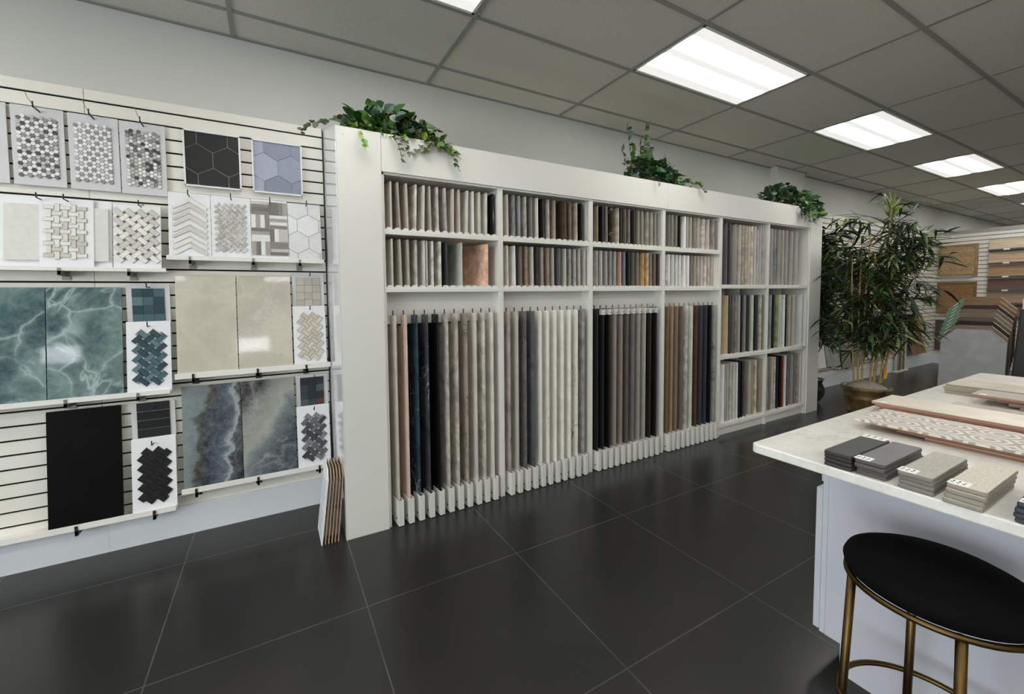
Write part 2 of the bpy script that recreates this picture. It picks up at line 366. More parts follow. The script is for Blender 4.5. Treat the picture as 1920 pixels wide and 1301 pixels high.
# troffers
def lamp(x0, y0, label):
    cx, cy = x0+GA/2, y0-GB/2
    t = thing('ceiling_light', label, 'ceiling light', (cx, cy, H), 'recessed ceiling lights')
    a, b = GA/2-.014, GB/2-.014
    f = MB().box((cx-a, cy-b, H-.008), (cx+a, cy-b+.016, H-.0005)).box((cx-a, cy+b-.016, H-.008), (cx+a, cy+b, H-.0005)).box((cx-a, cy-b, H-.008), (cx-a+.016, cy+b, H-.0005)).box((cx+a-.016, cy-b, H-.008), (cx+a, cy+b, H-.0005))
    f.build('lamp_frame', 'lamp_frame', t)
    MB().box((cx-a+.016, cy-b+.016, H-.006), (cx+a-.016, cy+b-.016, H-.001)).build('diffuser', 'lamp_diffuser', t)
    return t
row0 = GYA-GB
seen = {-1: 'bright ceiling light panel cut by the top edge of the photo', 1: 'largest and nearest full ceiling light panel above the white tile rack',
        3: 'second full ceiling light panel, beyond the largest one', 5: 'third full ceiling light panel, above the bamboo plant', 7: 'fourth ceiling light panel cut by the right edge of the photo',
        9: 'smallest farthest ceiling light at the right edge of the photo'}
for i in (-5, -3, -1, 1, 3, 5, 7, 9, 11):
    lamp(GX0+GA*i, row0, seen.get(i, '%s light panel of the row nearest the slat wall, unseen in the photo' % {-5: 'first', -3: 'second', 11: 'last'}.get(i, '')))
for jrow in (4, 7, 10):
    for q, i in enumerate((-5, -3, -1, 1, 3, 5, 7, 9, 11)):
        lamp(GX0+GA*i, row0-GB*(jrow-1), '%s light panel of the %s row out from the slat wall, unseen in the photo' % (ordn(q), {4: 'second', 7: 'third', 10: 'fourth'}[jrow]))

# ------------------------------------------------------------------ slat wall
def slat_panel(x0, x1, label, z0=.175, z1=2.505, trans=None, nm='slatted_wall'):
    t = thing(nm, label, 'slat wall', (x0 if not trans else trans[0], 0 if not trans else trans[1], z0))
    def P(a, b):
        if trans is None: return a, b
        # wall running along y, facing -x at x = trans[0]; local x -> -y
        (ax, ay, az), (bx, by, bz) = a, b
        return (trans[0]+ay, -bx, az), (trans[0]+by, -ax, bz)
    bk = MB().box(*P((x0, -.010, z0), (x1, -.0005, z1))); bk.build('backing', 'slat_core', t)
    m = MB(); pitch = .0735; top = 2.447; zs = [top-pitch*k for k in range(40) if top-pitch*k > z0+.03]; g = .0050
    edges = [z1]+[v for z in zs for v in (z+g, z-g)]+[z0]
    for a in range(0, len(edges), 2):
        hi, lo = edges[a], edges[a+1]
        m.box(*P((x0+.0008, -.030, lo), (x1-.0008, -.022, hi)))
        m.box(*P((x0+.0008, -.023, lo+.018 if a < len(edges)-2 else lo), (x1-.0008, -.009, hi-.018 if a else hi)))
    m.build('slats', 'slat_white', t)
    return t
slat_panel(-4.7, -2.2364, 'left white slat wall panel, behind the teal onyx slabs')
slat_panel(-2.2356, -1.0705, 'white slat wall panel right of the seam, beside the white tile rack')
slat_panel(4.905, 9.93, 'far white slat wall panel behind the bamboo plants')
struct('baseboard_back', MB().box((-4.7, -.042, 0), (-2.2365, -.0005, .174)).box((-2.2355, -.042, 0), (-1.066, -.0005, .174)).box((-4.7, -.045, .162), (-1.07, -.041, .172)).box((4.905, -.042, 0), (9.93, -.0005, .174)), 'base_white')
# far partition facing the camera
PX = 9.95
struct('wall_partition', MB().box((PX, -6.5, 0), (PX+.14, -.0, 2.47)), 'wall_paint')
struct('trim_2', MB().box((PX-.045, -6.5, 2.44), (PX+.16, 0, 2.50)), 'rail_grey')
slat_panel(.001, 6.5, 'slat wall on the far partition facing the camera', .175, 2.44, trans=(PX, 0))
struct('baseboard_right', MB().box((PX-.042, -6.5, 0), (PX-.0005, 0, .174)), 'base_white')
struct('gap_shade_strip', MB().box((-1.0703, -.033, .175), (-1.0665, -.0005, 2.505)), 'bracket_dark')  # shade of the open corner gap, put in as a thin dark strip

# ledges
def ledge(x0, x1, zt, zb, brs, label, bm='bracket_grey'):
    t = thing('display_ledge', label, 'ledge', (x0, -.03, zb))
    m = MB().box((x0, -.105, zb), (x1, -.0305, zb+.012)).box((x0, -.112, zb), (x1, -.104, zt)); m.build('shelf', 'ledge_white', t, bevel=.001)
    for bx in brs:
        b = MB().box((bx-.006, -.117, zb-.022), (bx+.006, -.1125, zt-.006)).box((bx-.006, -.117, zb-.026), (bx+.006, -.031, zb-.0005)).box((bx-.016, -.036, zb-.045), (bx+.016, -.031, zb-.002))
        b.build('bracket', bm, t)
    return t
ledge(-2.85, -1.912, 1.567, 1.546, [-2.345, -2.072], 'white ledge carrying the left row of white and grey mosaic boards')
ledge(-1.908, -1.089, 1.642, 1.616, [-1.8, -1.488, -1.232], 'white ledge under the chevron, weave and striped boards')
ledge(-2.85, -1.921, .890, .864, [-2.353, -2.062], 'white ledge carrying the teal onyx slabs')
ledge(-1.897, -1.067, .970, .938, [-1.811, -1.487, -1.214], 'white ledge carrying the beige onyx slabs', 'bracket_dark')
ledge(-2.85, -1.921, .217, .186, [-2.342, -2.019], 'lowest left white ledge carrying the black slab', 'bracket_dark')
ledge(-1.892, -1.072, .297, .266, [-1.822, -1.507, -1.155], 'lowest right white ledge carrying the blue-grey onyx slabs', 'bracket_dark')

# polygon clip + mosaics
def clip(poly, x0, x1, z0, z1):
    def cut(ps, f, inter):
        out = []
        for i in range(len(ps)):
            a, b = ps[i-1], ps[i]; fa, fb = f(a), f(b)
            if fb:
                if not fa: out.append(inter(a, b))
                out.append(b)
            elif fa: out.append(inter(a, b))
        return out
    def ix(v): return lambda a, b: (v, a[1]+(b[1]-a[1])*(v-a[0])/(b[0]-a[0]))
    def iz(v): return lambda a, b: (a[0]+(b[0]-a[0])*(v-a[1])/(b[1]-a[1]), v)
    for f, i in ((lambda p: p[0] >= x0, ix(x0)), (lambda p: p[0] <= x1, ix(x1)), (lambda p: p[1] >= z0, iz(z0)), (lambda p: p[1] <= z1, iz(z1))):
        if not poly: return []
        poly = cut(poly, f, i)
    return poly
def area(ps): return abs(sum(ps[i-1][0]*ps[i][1]-ps[i][0]*ps[i-1][1] for i in range(len(ps))))/2
def rect2(cx, cz, w, h, a=0):
    c, s = math.cos(a), math.sin(a)
    return [(cx+x*c-z*s, cz+x*s+z*c) for x, z in ((-w/2, -h/2), (w/2, -h/2), (w/2, h/2), (-w/2, h/2))]
def hexes(x0, x1, z0, z1, w, cx, cz, gap):
    out = []; s = w/math.sqrt(3); r = (w-gap)/math.sqrt(3)
    for j in range(-8, 9):
        for i in range(-8, 9):
            hx, hz = cx+(i+(.5 if j % 2 else 0))*w, cz+j*1.5*s
            p = clip([(hx+r*math.sin(k*math.pi/3), hz+r*math.cos(k*math.pi/3)) for k in range(6)][::-1], x0, x1, z0, z1)
            if len(p) > 2 and area(p) > 4e-6: out.append(p)
    return out
def weave(x0, x1, z0, z1, p, ang, gap, dots=True, split=1):
    """basket weave of 2:1 bricks round small square dots; keeps pieces centred inside the box"""
    out = []; cx, cz = (x0+x1)/2, (z0+z1)/2; L, W = p*4/3, p*2/3; c, s = math.cos(ang), math.sin(ang)
    for i in range(-14, 15):
        for j in range(-14, 15):
            px, pz = i*p, j*p; X, Z = cx+px*c-pz*s, cz+px*s+pz*c
            if x0 <= X <= x1 and z0 <= Z <= z1:
                a = ang+(0 if (i+j) % 2 == 0 else math.pi/2)
                if split == 1: out.append((rect2(X, Z, L-gap, W-gap, a), 0))
                else:
                    for q in range(split):
                        o = (q-(split-1)/2)*W/split
                        out.append((rect2(X-math.sin(a)*o, Z+math.cos(a)*o, L-gap, W/split-gap*.6, a), 0))
            if dots:
                px, pz = (i+.5)*p, (j+.5)*p; X, Z = cx+px*c-pz*s, cz+px*s+pz*c
                if x0 < X < x1 and z0 < Z < z1: out.append((rect2(X, Z, W*.5-gap, W*.5-gap, ang), 1))
    return out

def leanmat(x0, z0, yb, yt, h):
    """board local frame (x, out, z) -> world; bottom back edge at yb, top back edge at yt"""
    a = math.atan2(yt-yb, h)
    return lambda x, o, z: (x, yb+(z-z0)*math.sin(a)-o*math.cos(a), z0+(z-z0)*math.cos(a)-o*math.sin(a))
def board(x0, x1, z0, z1, yb, yt, label, pieces=None, pal=None, bmat='board_white', name='sample_board', pmat=None, th=.006, pth=.006, grp='mosaic sample boards on the slat wall', sheetname='mosaic_sheet', grout_shade=None, gw=.0012):
    L = leanmat(x0, z0, yb, yt, z1-z0)
    t = thing(name, label, 'tile sample board', (x0, yb, z0), grp)
    m = MB(); P = [L(x0, 0, z0), L(x1, 0, z0), L(x1, 0, z1), L(x0, 0, z1)]; Q = [L(x0, th, z0), L(x1, th, z0), L(x1, th, z1), L(x0, th, z1)]
    m.prism(Q, Vector(P[0])-Vector(Q[0])); m.build('backing_board', bmat, t, bevel=.001)
    if pieces:
        m = MB(); rnd = random.Random(label)
        for pc in pieces:
            poly, ci = pc[0], pc[1]
            if ci is None: ci = rnd.randrange(len(pal))
            if isinstance(ci, (list, tuple)): ci = rnd.choice(ci)
            q = [L(x, th+pth, z) for x, z in poly]; d = Vector(L(0, th-.0005, 0))-Vector(L(0, th+pth, 0))
            m.prism(q, d, ci)
            if grout_shade:  # darker underlay: grout, plus shadow gaps between the bricks put into colour
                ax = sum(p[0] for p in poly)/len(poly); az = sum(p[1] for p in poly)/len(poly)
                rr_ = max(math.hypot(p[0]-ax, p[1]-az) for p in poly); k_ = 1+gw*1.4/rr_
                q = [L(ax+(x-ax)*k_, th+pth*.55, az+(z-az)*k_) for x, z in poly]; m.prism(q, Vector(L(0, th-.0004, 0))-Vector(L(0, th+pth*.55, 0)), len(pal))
        m.build(sheetname, [cm(c) if isinstance(c, tuple) else c for c in pal]+([cm(grout_shade)] if grout_shade else []), t)
    return t, L

def hook(x, z, y0=-.03, y1=-.115, wire=False, at=''):
    t = thing('slatwall_hook', 'small black hook ' + at, 'hook', (x, -.03, z), 'small hooks on the slat wall')
    m = MB().tube([(x, -.03, z), (x, y1+.004, z), (x, y1, z+.003), (x, y1, z+.026)], .0030, 6); m.box((x-.008, -.0335, z-.012), (x+.008, -.0302, z+.018)); m.build('prong', 'kick_black', t)
    if wire:
        MB().tube([(x, -.034, z+.004), (x, y1-.01, z+.012), (x-.004, y1-.04, z+.03), (x-.006, y1-.05, z+.05)], .0014, 6).build('label_wire', 'wire_metal', t)
    return t

# hanging penny-round boards
def penny(x0, z0, nx, nz, pal_idx, p=.0165):
    out = []; rnd = random.Random(x0)
    for i in range(nx):
        for j in range(nz):
            cx = x0+i*p; cz = z0+(j+(.5 if i % 2 else 0))*.0188
            out.append(([(cx+.0089*math.cos(k*math.pi/6), cz+.0089*math.sin(k*math.pi/6)) for k in range(12)], pal_idx(i, j, rnd)))
    return out
PAL = [(240, 240, 236), (150, 150, 148), (104, 104, 102), (60, 60, 62), (196, 194, 190)]
def pa(i, j, r): return [1, 2, 1, 2, 3][r.randrange(5)] if (i+2*(j-i//2)) % 3 == 0 else r.choice([0, 0, 4])
def pb(i, j, r): return [1, 1, 4][r.randrange(3)] if (i+2*(j-i//2)) % 3 == 0 else 0
def pc(i, j, r): return r.choice([0, 4, 4, 0, 1, 1, 2, 3, 4])
board(-2.72, -2.522, 1.977, 2.370, -.043, -.038, 'penny-round mosaic board cut by the left edge of the photo', penny(-2.708, 2.025, 9, 16, pb), PAL, 'board_grey', grout_shade=(150, 149, 146), gw=.0009)
board(-2.508, -2.315, 1.977, 2.370, -.043, -.038, 'grey board with dark, grey and white penny-round mosaic, leftmost whole one', penny(-2.480, 2.025, 9, 16, pa), PAL, 'board_grey', grout_shade=(140, 139, 136), gw=.0009)
board(-2.300, -2.100, 1.977, 2.368, -.043, -.038, 'middle penny-round mosaic board in white and pale grey dots', penny(-2.270, 2.025, 9, 16, pb), PAL, 'board_grey', grout_shade=(150, 149, 146), gw=.0009)
board(-2.096, -1.898, 1.975, 2.366, -.043, -.038, 'penny-round mosaic board with scattered charcoal dots, right of three', penny(-2.063, 2.025, 9, 16, pc), PAL, 'board_grey', grout_shade=(140, 139, 136), gw=.0009)
# hexagon boards
def hexboard(x0, x1, z0, z1, pal, gm, label):
    b = .006; t, L = board(x0, x1, z0, z1, -.04, -.038, label, [(p, None) for p in hexes(x0+b, x1-b, z0+b, z1-b, .152, (x0+x1)/2+.076, (z0+z1)/2, .003)], pal, gm, grp='framed hexagon tile boards', pth=.004, sheetname='hexagon_tiles')
    m = MB()
    for a, c in (((x0-.003, z0-.003), (x1+.003, z0+b)), ((x0-.003, z1-b), (x1+.003, z1+.003)), ((x0-.003, z0), (x0+b, z1)), ((x1-b, z0), (x1+.003, z1))): m.box((a[0], -.058, a[1]), (c[0], -.045, c[1]))
    m.build('rim', 'board_white', t)
hexboard(-1.815, -1.538, 2.050, 2.366, [(34, 34, 33), (38, 37, 36), (30, 30, 30)], 'board_white', 'square board of large black hexagon tiles with white joints')
hexboard(-1.474, -1.200, 2.050, 2.366, [(150, 158, 176), (134, 142, 160), (168, 176, 194), (142, 148, 164)], cm((176, 184, 200)), 'square board of pale blue-grey hexagon tiles')

# ledge boards, left row
yb, yt = -.098, -.045
G1 = 'boards standing on the left mosaic ledge'
def panelboard(x0, x1, z0, z1, yb, yt, a, b, label, grp=G1):
    t, L = board(x0, x1, z0, z1, yb, yt, label, [(rect2((a+b)/2, (z0+z1)/2, b-a, (z1-z0)-.08), 0)], [(222, 222, 214)], 'board_white', grp=grp, pth=.012, sheetname='plain_tile')
panelboard(-2.78, -2.58, 1.56, 1.93, -.09, -.045, -2.75, -2.60, 'plain pale board cut by the left edge, on the left mosaic ledge')
panelboard(-2.575, -2.37, 1.56, 1.925, -.085, -.04, -2.545, -2.415, 'board with a plain cream textured tile, left of the basket-weave board')
board(-2.418, -2.212, 1.56, 1.925, -.102, -.055, 'board with large cream and grey basket-weave mosaic', [(p, [0, 0, 1, 2]) for p, c in weave(-2.395, -2.245, 1.60, 1.90, .031, 0, .0026, False)], [(234, 232, 222), (226, 224, 212), (206, 203, 192)], grp=G1, grout_shade=(150, 146, 134))
panelboard(-2.262, -2.142, 1.56, 1.925, -.085, -.04, -2.22, -2.155, 'plain textured tile board between the two mosaic boards')
board(-2.136, -1.932, 1.56, 1.918, -.1, -.05, 'board with diagonal pinwheel mosaic of pale bricks and dark dots', [(p, (None if c == 0 else 2)) if c else (p, [0, 0, 1, 3]) for p, c in weave(-2.12, -1.955, 1.60, 1.89, .036, math.pi/4, .0015)], [(236, 234, 226), (206, 204, 197), (110, 106, 98), (214, 212, 202)], grp=G1, grout_shade=(110, 106, 98))
# right row on the second ledge
G2 = 'boards standing on the right mosaic ledge'
ch = []
for k in range(9):
    zc = 1.69+k*.0335; xc = -1.795
    for sgn in (-1, 1):
        a, w_ = .078, .021
        ch.append(([(xc, zc), (xc+sgn*a, zc-a*.62), (xc+sgn*(a+.004), zc-a*.62+w_*.8), (xc, zc+w_*1.15)][::sgn], [0, 0, 1]))
ch = [(p, c) for p, c in ch if min(q[1] for q in p) > 1.635]
board(-1.896, -1.697, 1.63, 2.008, -.1, -.05, 'white board with grey chevron mosaic', ch, [(236, 233, 226), (214, 211, 204)], grp=G2, grout_shade=(130, 127, 120))
board(-1.695, -1.495, 1.63, 2.008, -.1, -.05, 'white board with small diagonal basket-weave mosaic of grey strips', [(p, [0, 1, 2]) for p, c in weave(-1.672, -1.522, 1.67, 1.965, .0235, math.pi/4, .002, False, 2)], [(232, 230, 223), (214, 210, 203), (190, 186, 178)], grp=G2, grout_shade=(96, 93, 86))
st = []
bw, bh = .098, .092
for r_ in range(4):
    for c_ in range(2):
        X0 = -1.492+c_*.099; Z0 = 1.66+r_*.0845
        for q in range(4):
            if (r_+c_) % 2: st.append((rect2(X0+bw/2, Z0+.0105+q*.0208, bw-.001, .0196), None))
            else: st.append((rect2(X0+.0122+q*.0243, Z0+.0415, .0232, .0815), None))
board(-1.493, -1.292, 1.63, 2.008, -.1, -.05, 'board of striped grey wood-look planks in a block pattern', st, [(236, 235, 230), (168, 162, 154), (136, 129, 121), (200, 196, 188), (118, 112, 105)], grp=G2)
board(-1.290, -1.098, 1.63, 2.006, -.1, -.05, 'board of large pale marble hexagon tiles with thin grey joints', [(p, None) for p in hexes(-1.290, -1.10, 1.634, 2.0, .128, -1.175, 1.86, .003)], [(236, 236, 232), (228, 228, 224)], cm((150, 148, 142)), grp=G2, pth=.004)

# slabs
def slab(x0, x1, z0, z1, mat, label, cat='tile slab', yb=-.098, yt=-.042, name='onyx_slab', grp='large polished slabs on the slat wall ledges'):
    L = leanmat(x0, z0, yb, yt, z1-z0); m = MB(); th = .009
    P = [L(x0, 0, z0), L(x1, 0, z0), L(x1, 0, z1), L(x0, 0, z1)]; Q = [L(x0, th, z0), L(x1, th, z0), L(x1, th, z1), L(x0, th, z1)]
    m.prism(Q, Vector(P[0])-Vector(Q[0])); o = m.build(name, mat, None, (x0, yb, z0), bevel=.0008); tag(o, label, cat, grp); return o
slab(-2.722, -2.424, .877, 1.466, 'onyx_teal_a', 'polished teal onyx slab at the left edge of the photo')
slab(-2.420, -2.122, .877, 1.466, 'onyx_teal_b', 'polished teal onyx slab beside the small teal mosaic board')
slab(-1.884, -1.588, .951, 1.535, 'onyx_beige_a', 'left of the two glossy beige onyx slabs')
slab(-1.584, -1.290, .951, 1.535, 'onyx_beige_b', 'right of the two glossy beige onyx slabs, with a light reflection')
slab(-1.880, -1.586, .279, .884, 'onyx_blue_a', 'left of the two blue-grey onyx slabs, with rusty veins')
slab(-1.582, -1.288, .279, .884, 'onyx_blue_b', 'right of the two blue-grey onyx slabs, cloudy grey')
slab(-2.450, -2.152, .199, .818, 'slab_black', 'plain matt black slab on the lowest left ledge', name='black_slab', yt=-.042)
# pairs of small boards: upper hanging swatch + lower herringbone-weave
def pair(x0, x1, zb, zm, ztop, pal, dotc, nm, dark=False, planks=False, up=None):
    g = 'pairs of colour boards beside the slabs'
    zc = zm+.08
    if planks: pcs = [(rect2((x0+x1)/2, zm+.02+k*.05, .146, .047), None) for k in range(4)]
    else: pcs = [(rect2((x0+x1)/2+i*.0478, zc+.03+j*.0478, .0462, .0462), None) for i in (-1, 0, 1) for j in (-2, -1, 0, 1)]
    board(x0, x1, zb+.19, ztop, -.042, -.038, 'upper board with %s, hanging beside the slabs' % nm[0], pcs, up or pal, 'board_grey', grp=g, grout_shade=(60, 58, 54), gw=.0008)
    board(x0-.002, x1, zb, zm, -.1, -.058, 'lower white board with %s' % nm[1], [(p, (len(pal) if c else None)) if c else (p, list(range(len(pal)))) for p, c in weave(x0+.026, x1-.024, zb+.05, zm-.055, .0375, math.pi/4, .0022)], pal+[dotc], 'board_white', grp=g, grout_shade=(26, 28, 30) if nm[1][0] != 'b' or 'black' in nm[1] else (96, 88, 76))
pair(-2.106, -1.912, .877, 1.275, 1.482, [(44, 74, 82), (70, 100, 106), (96, 122, 124), (36, 62, 74)], (150, 160, 158), ('teal square mosaic', 'teal onyx weave mosaic'))
pair(-1.280, -1.088, .951, 1.343, 1.556, [(214, 208, 192), (204, 198, 182), (200, 190, 172)], (232, 230, 222), ('beige square mosaic', 'beige weave mosaic'), up=[(196, 190, 178), (186, 178, 166)])
pair(-2.112, -1.914, .199, .618, .812, [(20, 20, 20), (26, 25, 25), (16, 16, 16)], (30, 30, 30), ('black plank tiles', 'black weave mosaic'), planks=True, up=[(24, 26, 28), (34, 38, 40)])
pair(-1.278, -1.082, .279, .687, .888, [(78, 82, 86), (104, 108, 110), (62, 66, 72), (128, 130, 130)], (190, 190, 186), ('dark slate square mosaic', 'grey marble weave mosaic'), up=[(60, 66, 76), (82, 88, 94), (98, 62, 50), (44, 48, 54)])
hk = [(-2.405, 2.346, 1, 'above the leftmost whole penny-round board'), (-2.200, 2.350, 1, 'above the middle penny-round board'), (-1.995, 2.350, 1, 'above the right penny-round board'),
      (-2.414, 1.905, 0, 'above the plain cream tile board'), (-2.315, 1.907, 0, 'above the large basket-weave board'), (-2.02, 1.905, 0, 'above the diagonal pinwheel board'),
      (-1.80, 1.985, 0, 'above the chevron board'), (-1.595, 1.985, 0, 'above the small basket-weave board'), (-1.392, 1.985, 0, 'above the striped plank board'), (-1.187, 1.985, 0, 'above the marble hexagon board'),
      (-2.005, 1.462, 0, 'above the teal square mosaic'), (-2.01, 1.246, 0, 'above the teal weave mosaic'), (-2.005, .784, 0, 'above the black plank tiles'), (-2.018, .582, 0, 'above the black weave mosaic'),
      (-1.18, 1.537, 0, 'above the beige square mosaic'), (-1.185, 1.320, 0, 'above the beige weave mosaic'), (-1.172, .868, 0, 'above the dark slate mosaic'), (-1.18, .663, 0, 'above the grey marble weave mosaic')]
for x, z, w_, at in hk: hook(x+.004, z, wire=bool(w_), at=at)

# ------------------------------------------------------------------ white tile rack
D = -.5735; U0, U1 = -1.063, 4.247; TOP = 2.335
DV = [-.798, -.004, .790, 1.605, 2.401, 3.2, 3.99]     # right faces of the uprights
rack = thing('tile_display_rack', 'long white display rack with six bays full of tile samples', 'display rack', (U0, D, 0))
m = MB().box((U0+.006, D, 0), (-.815, D+.022, TOP)); m.build('left_stile', 'white_laminate', rack, bevel=.0015)
m = MB().prism([(U0, D, 0), (U0, -.0008, 0), (U0, -.0008, 2.50), (U0, D, TOP)], (.005, 0, 0)); m.build('side_panel', 'gloss_white', rack)
MB().box((-.8135, D, 2.118), (1.612, D+.02, TOP)).build('fascia', 'white_laminate', rack, bevel=.0012)
MB().box((1.6135, D, 2.118), (3.995, D+.02, TOP)).build('fascia', 'white_laminate', rack, bevel=.0012)
MB().box((3.9965, D, 0), (U1, D+.022, TOP)).build('right_stile', 'white_laminate', rack, bevel=.0015)
MB().box((U1-.02, D+.022, 0), (U1, -.09, TOP)).build('end_panel', 'white_laminate', rack)
CF = D+.012      # carcass front
m = MB().box((-.80, CF, 2.105), (3.99, -.03, 2.125))
m.build('top_board', 'white_laminate', rack)
MB().box((-1.05, -.05, 0), (4.22, -.032, 2.12)).build('back_panel', 'white_laminate', rack)
TH = .024
for i, x in enumerate(DV):
    a, b = (x-.012, x) if i == 0 else ((x-TH, x) if i < 6 else (x-.018, x+.005))
    if i == 0: a, b = -.816, -.798
    if i in (1, 2, 3): m = MB().box((a-.012, CF, 0), (b, -.052, 2.105))
    elif i == 4: m = MB().box((a-.012, CF, 0), (b, -.052, 2.105))
    else: m = MB().box((a, CF, 0), (b, -.052, 2.105))
    m.build('upright', 'white_laminate', rack, bevel=.001)
bays = [(DV[i], (DV[i+1]-TH-.012) if i < 4 else (DV[i+1]-TH if i == 4 else DV[i+1]-.018)) for i in range(6)]
def slotrail(x0, x1, z, pitch, par, r=.011):
    """white stop rail with rounded teeth between the sample slots"""
    m = MB().box((x0, CF+.004, z), (x1, CF+.020, z+.006)); n = max(1, int(round((x1-x0)/pitch))); p = (x1-x0)/n
    for k in range(n):
        cx = x0+(k+.5)*p; w = p*.36
        m.prism([(cx-w, CF+.004, z+.006), (cx+w, CF+.004, z+.006), (cx+w*.6, CF+.004, z+.006+r), (cx-w*.6, CF+.004, z+.006+r)], (0, .05, 0))
    m.build('slotted_rail', 'white_laminate', par)
for i in range(4):
    x0, x1 = bays[i]
    for zt, zb in ((1.787, 1.762), (1.447, 1.422)):
        MB().box((x0, CF, zb), (x1, -.052, zt)).build('shelf', 'white_laminate', rack, bevel=.001)
        slotrail(x0, x1, zt, .05, rack)
    MB().box((x0, -.475, 1.227), (x1, -.46, 1.422)).build('header_rail', 'white_laminate', rack)
for i in (4, 5):
    x0, x1 = bays[i]
    for zt, zb in ((1.464, 1.438), (.783, .752), (.115, .085)):
        MB().box((x0, CF, zb), (x1, -.052, zt)).build('shelf', 'white_laminate', rack, bevel=.001)
        slotrail(x0, x1, zt, .036, rack, .007)
    MB().box((x0, CF+.025, 0), (x1, CF+.04, .085)).build('toe_kick', 'white_laminate', rack)
    for zt, zb in ((1.438, .784), (.752, .116)):
        for q in (1, 2):
            xq = x0+(x1-x0)*q/3
            MB().box((xq-.006, CF+.14, zb), (xq+.006, -.052, zt)).build('partition', 'white_laminate', rack)

# ---- samples
def cname(c):
    r, g, b = c; l = (r+g+b)/3; s = max(c)-min(c)
    if g > r+5 and g > b+15: return 'green'
    if r > 110 and g < 60: return 'red'
    if b > r+7 and l < 110: return 'dark blue-grey' if l > 35 else 'navy'
    if b > r+4: return 'cool grey'
    if r-b > 38 and l < 90: return 'dark brown'
    if r-b > 38 and r > 150 and g-b > 28: return 'tan'
    if r-b > 38 and r > 150: return 'dusty pink'
    if r-b > 30: return 'brown' if l < 130 else 'beige'
    if l < 35: return 'black'
    if l < 75: return 'charcoal'
    if l < 112: return 'dark taupe' if r-b > 10 else 'dark grey'
    if l < 145: return 'taupe' if r-b > 12 else 'mid grey'
    if l < 172: return 'greige' if r-b > 12 else 'grey'
    if l < 200: return 'pale greige' if r-b > 10 else 'pale grey'
    return 'white'
def tmat(c, i):
    k = cname(c)
    if k == 'dark brown': return 'wood_obj'
    if k == 'white': return 'marble_dark_vein' if i % 3 == 0 else 'stone_satin'
    return ['stone_matt', 'stone_satin', 'stone_matt', 'stone_cloud'][i % 4]
_tm = {}
def sample_mesh(th, dep, h):
    k = (round(th, 4), dep, h)
    if k not in _tm:
        m = MB().box((-th, 0, 0), (0, dep, h)); o = m.build('tile_sample', 'stone_matt', None, bevel=.0012)
        _tm[k] = o
        return o
    o = _tm[k].copy(); COL.objects.link(o); return o
def put(x, y, z, th, dep, h, c, mat, label, grp, lean=0, yaw=0):
    o = sample_mesh(th, dep, h); o.location = (x, y, z); o.rotation_euler = (0, lean, yaw)
    o.color = C(*D_(c), 1.5 if sum(c) > 240 else 1.15); o.material_slots[0].link = 'OBJECT'; o.material_slots[0].material = M[mat]
    tag(o, label, 'tile sample', grp); return o
def cubby(xs, cols, z, h, where, x0, x1, dep=.28, th=.011, leans=None, mats={}, yaws={}, hs={}, yaw=R(7)):
    for i, (x, c) in enumerate(zip(xs, cols)):
        xx = min(max(x, x0+th+.003), x1-.003)
        ln = leans[i] if leans else -.012
        mt = mats.get(i, tmat(c, i)); hh = hs.get(i, h)
        word = {'wood_obj': 'wood-look', 'marble_dark_vein': 'veined marble-look', 'marble_light_vein': 'pale-veined', 'stone_speckle': 'speckled', 'stone_bold': 'mottled', 'stone_cloud': 'clouded'}.get(mt, 'plain')
        put(xx, CF+.018, z+.0065, th, dep, hh, c, mt, '%s %s tile sample, %s from left in %s' % (cname(c), word, ordn(i), where), 'tile samples in '+where, ln, yaws.get(i, yaw))
g3 = lambda s: [tuple(int(v) for v in p.split(',')) for p in s.split()]
xb = [-.75, -.698, -.65, -.603, -.551, -.503, -.455, -.4, -.354, -.308, -.256, -.21, -.161, -.114, -.062]
xt = [-.75, -.709, -.655, -.594, -.543, -.508, -.458, -.407, -.35, -.309, -.248, -.21, -.163, -.111, -.062]
cubby(xb, g3('172,165,150 142,134,122 168,158,142 178,172,158 180,175,162 152,144,132 168,162,152 157,148,138 172,163,150 168,160,147 182,178,166 190,187,182 178,177,160 182,178,166 28,28,26'), 1.787, .282, 'top row of first bay', *bays[0],
      leans=[max(-.05, min(.03, (t_-b_)/.28)) for b_, t_ in zip(xb, xt)], mats={6: 'stone_cloud', 7: 'marble_light_vein', 11: 'marble_dark_vein', 14: 'marble_light_vein'})
cubby([-.75, -.696, -.649, -.601, -.55, -.534, -.495, -.444, -.399, -.298, -.109], g3('178,172,158 158,149,136 155,146,132 166,160,147 174,172,162 160,158,150 190,187,178 180,176,164 52,52,54 165,164,155 200,158,132'), 1.447, .286, 'second row of first bay', *bays[0],
      leans=[0, -.022, -.01, 0, 0, 0, 0, 0, -.012, 0, 0], mats={6: 'marble_dark_vein', 10: 'stone_cloud'}, yaws={10: .30})
cubby([.052, .106, .149, .2, .249, .299, .347, .397, .452, .55, .598, .656, .704, .75], g3('178,170,157 120,117,114 128,128,132 152,149,140 104,97,90 186,181,170 20,18,16 152,138,132 138,122,106 82,64,48 102,88,72 152,141,130 14,14,12 172,172,162'), 1.787, .29, 'top row of second bay', *bays[1],
      mats={1: 'stone_cloud', 6: 'wood_obj', 8: 'stone_bold', 9: 'wood_obj', 10: 'wood_obj', 13: 'marble_dark_vein'})
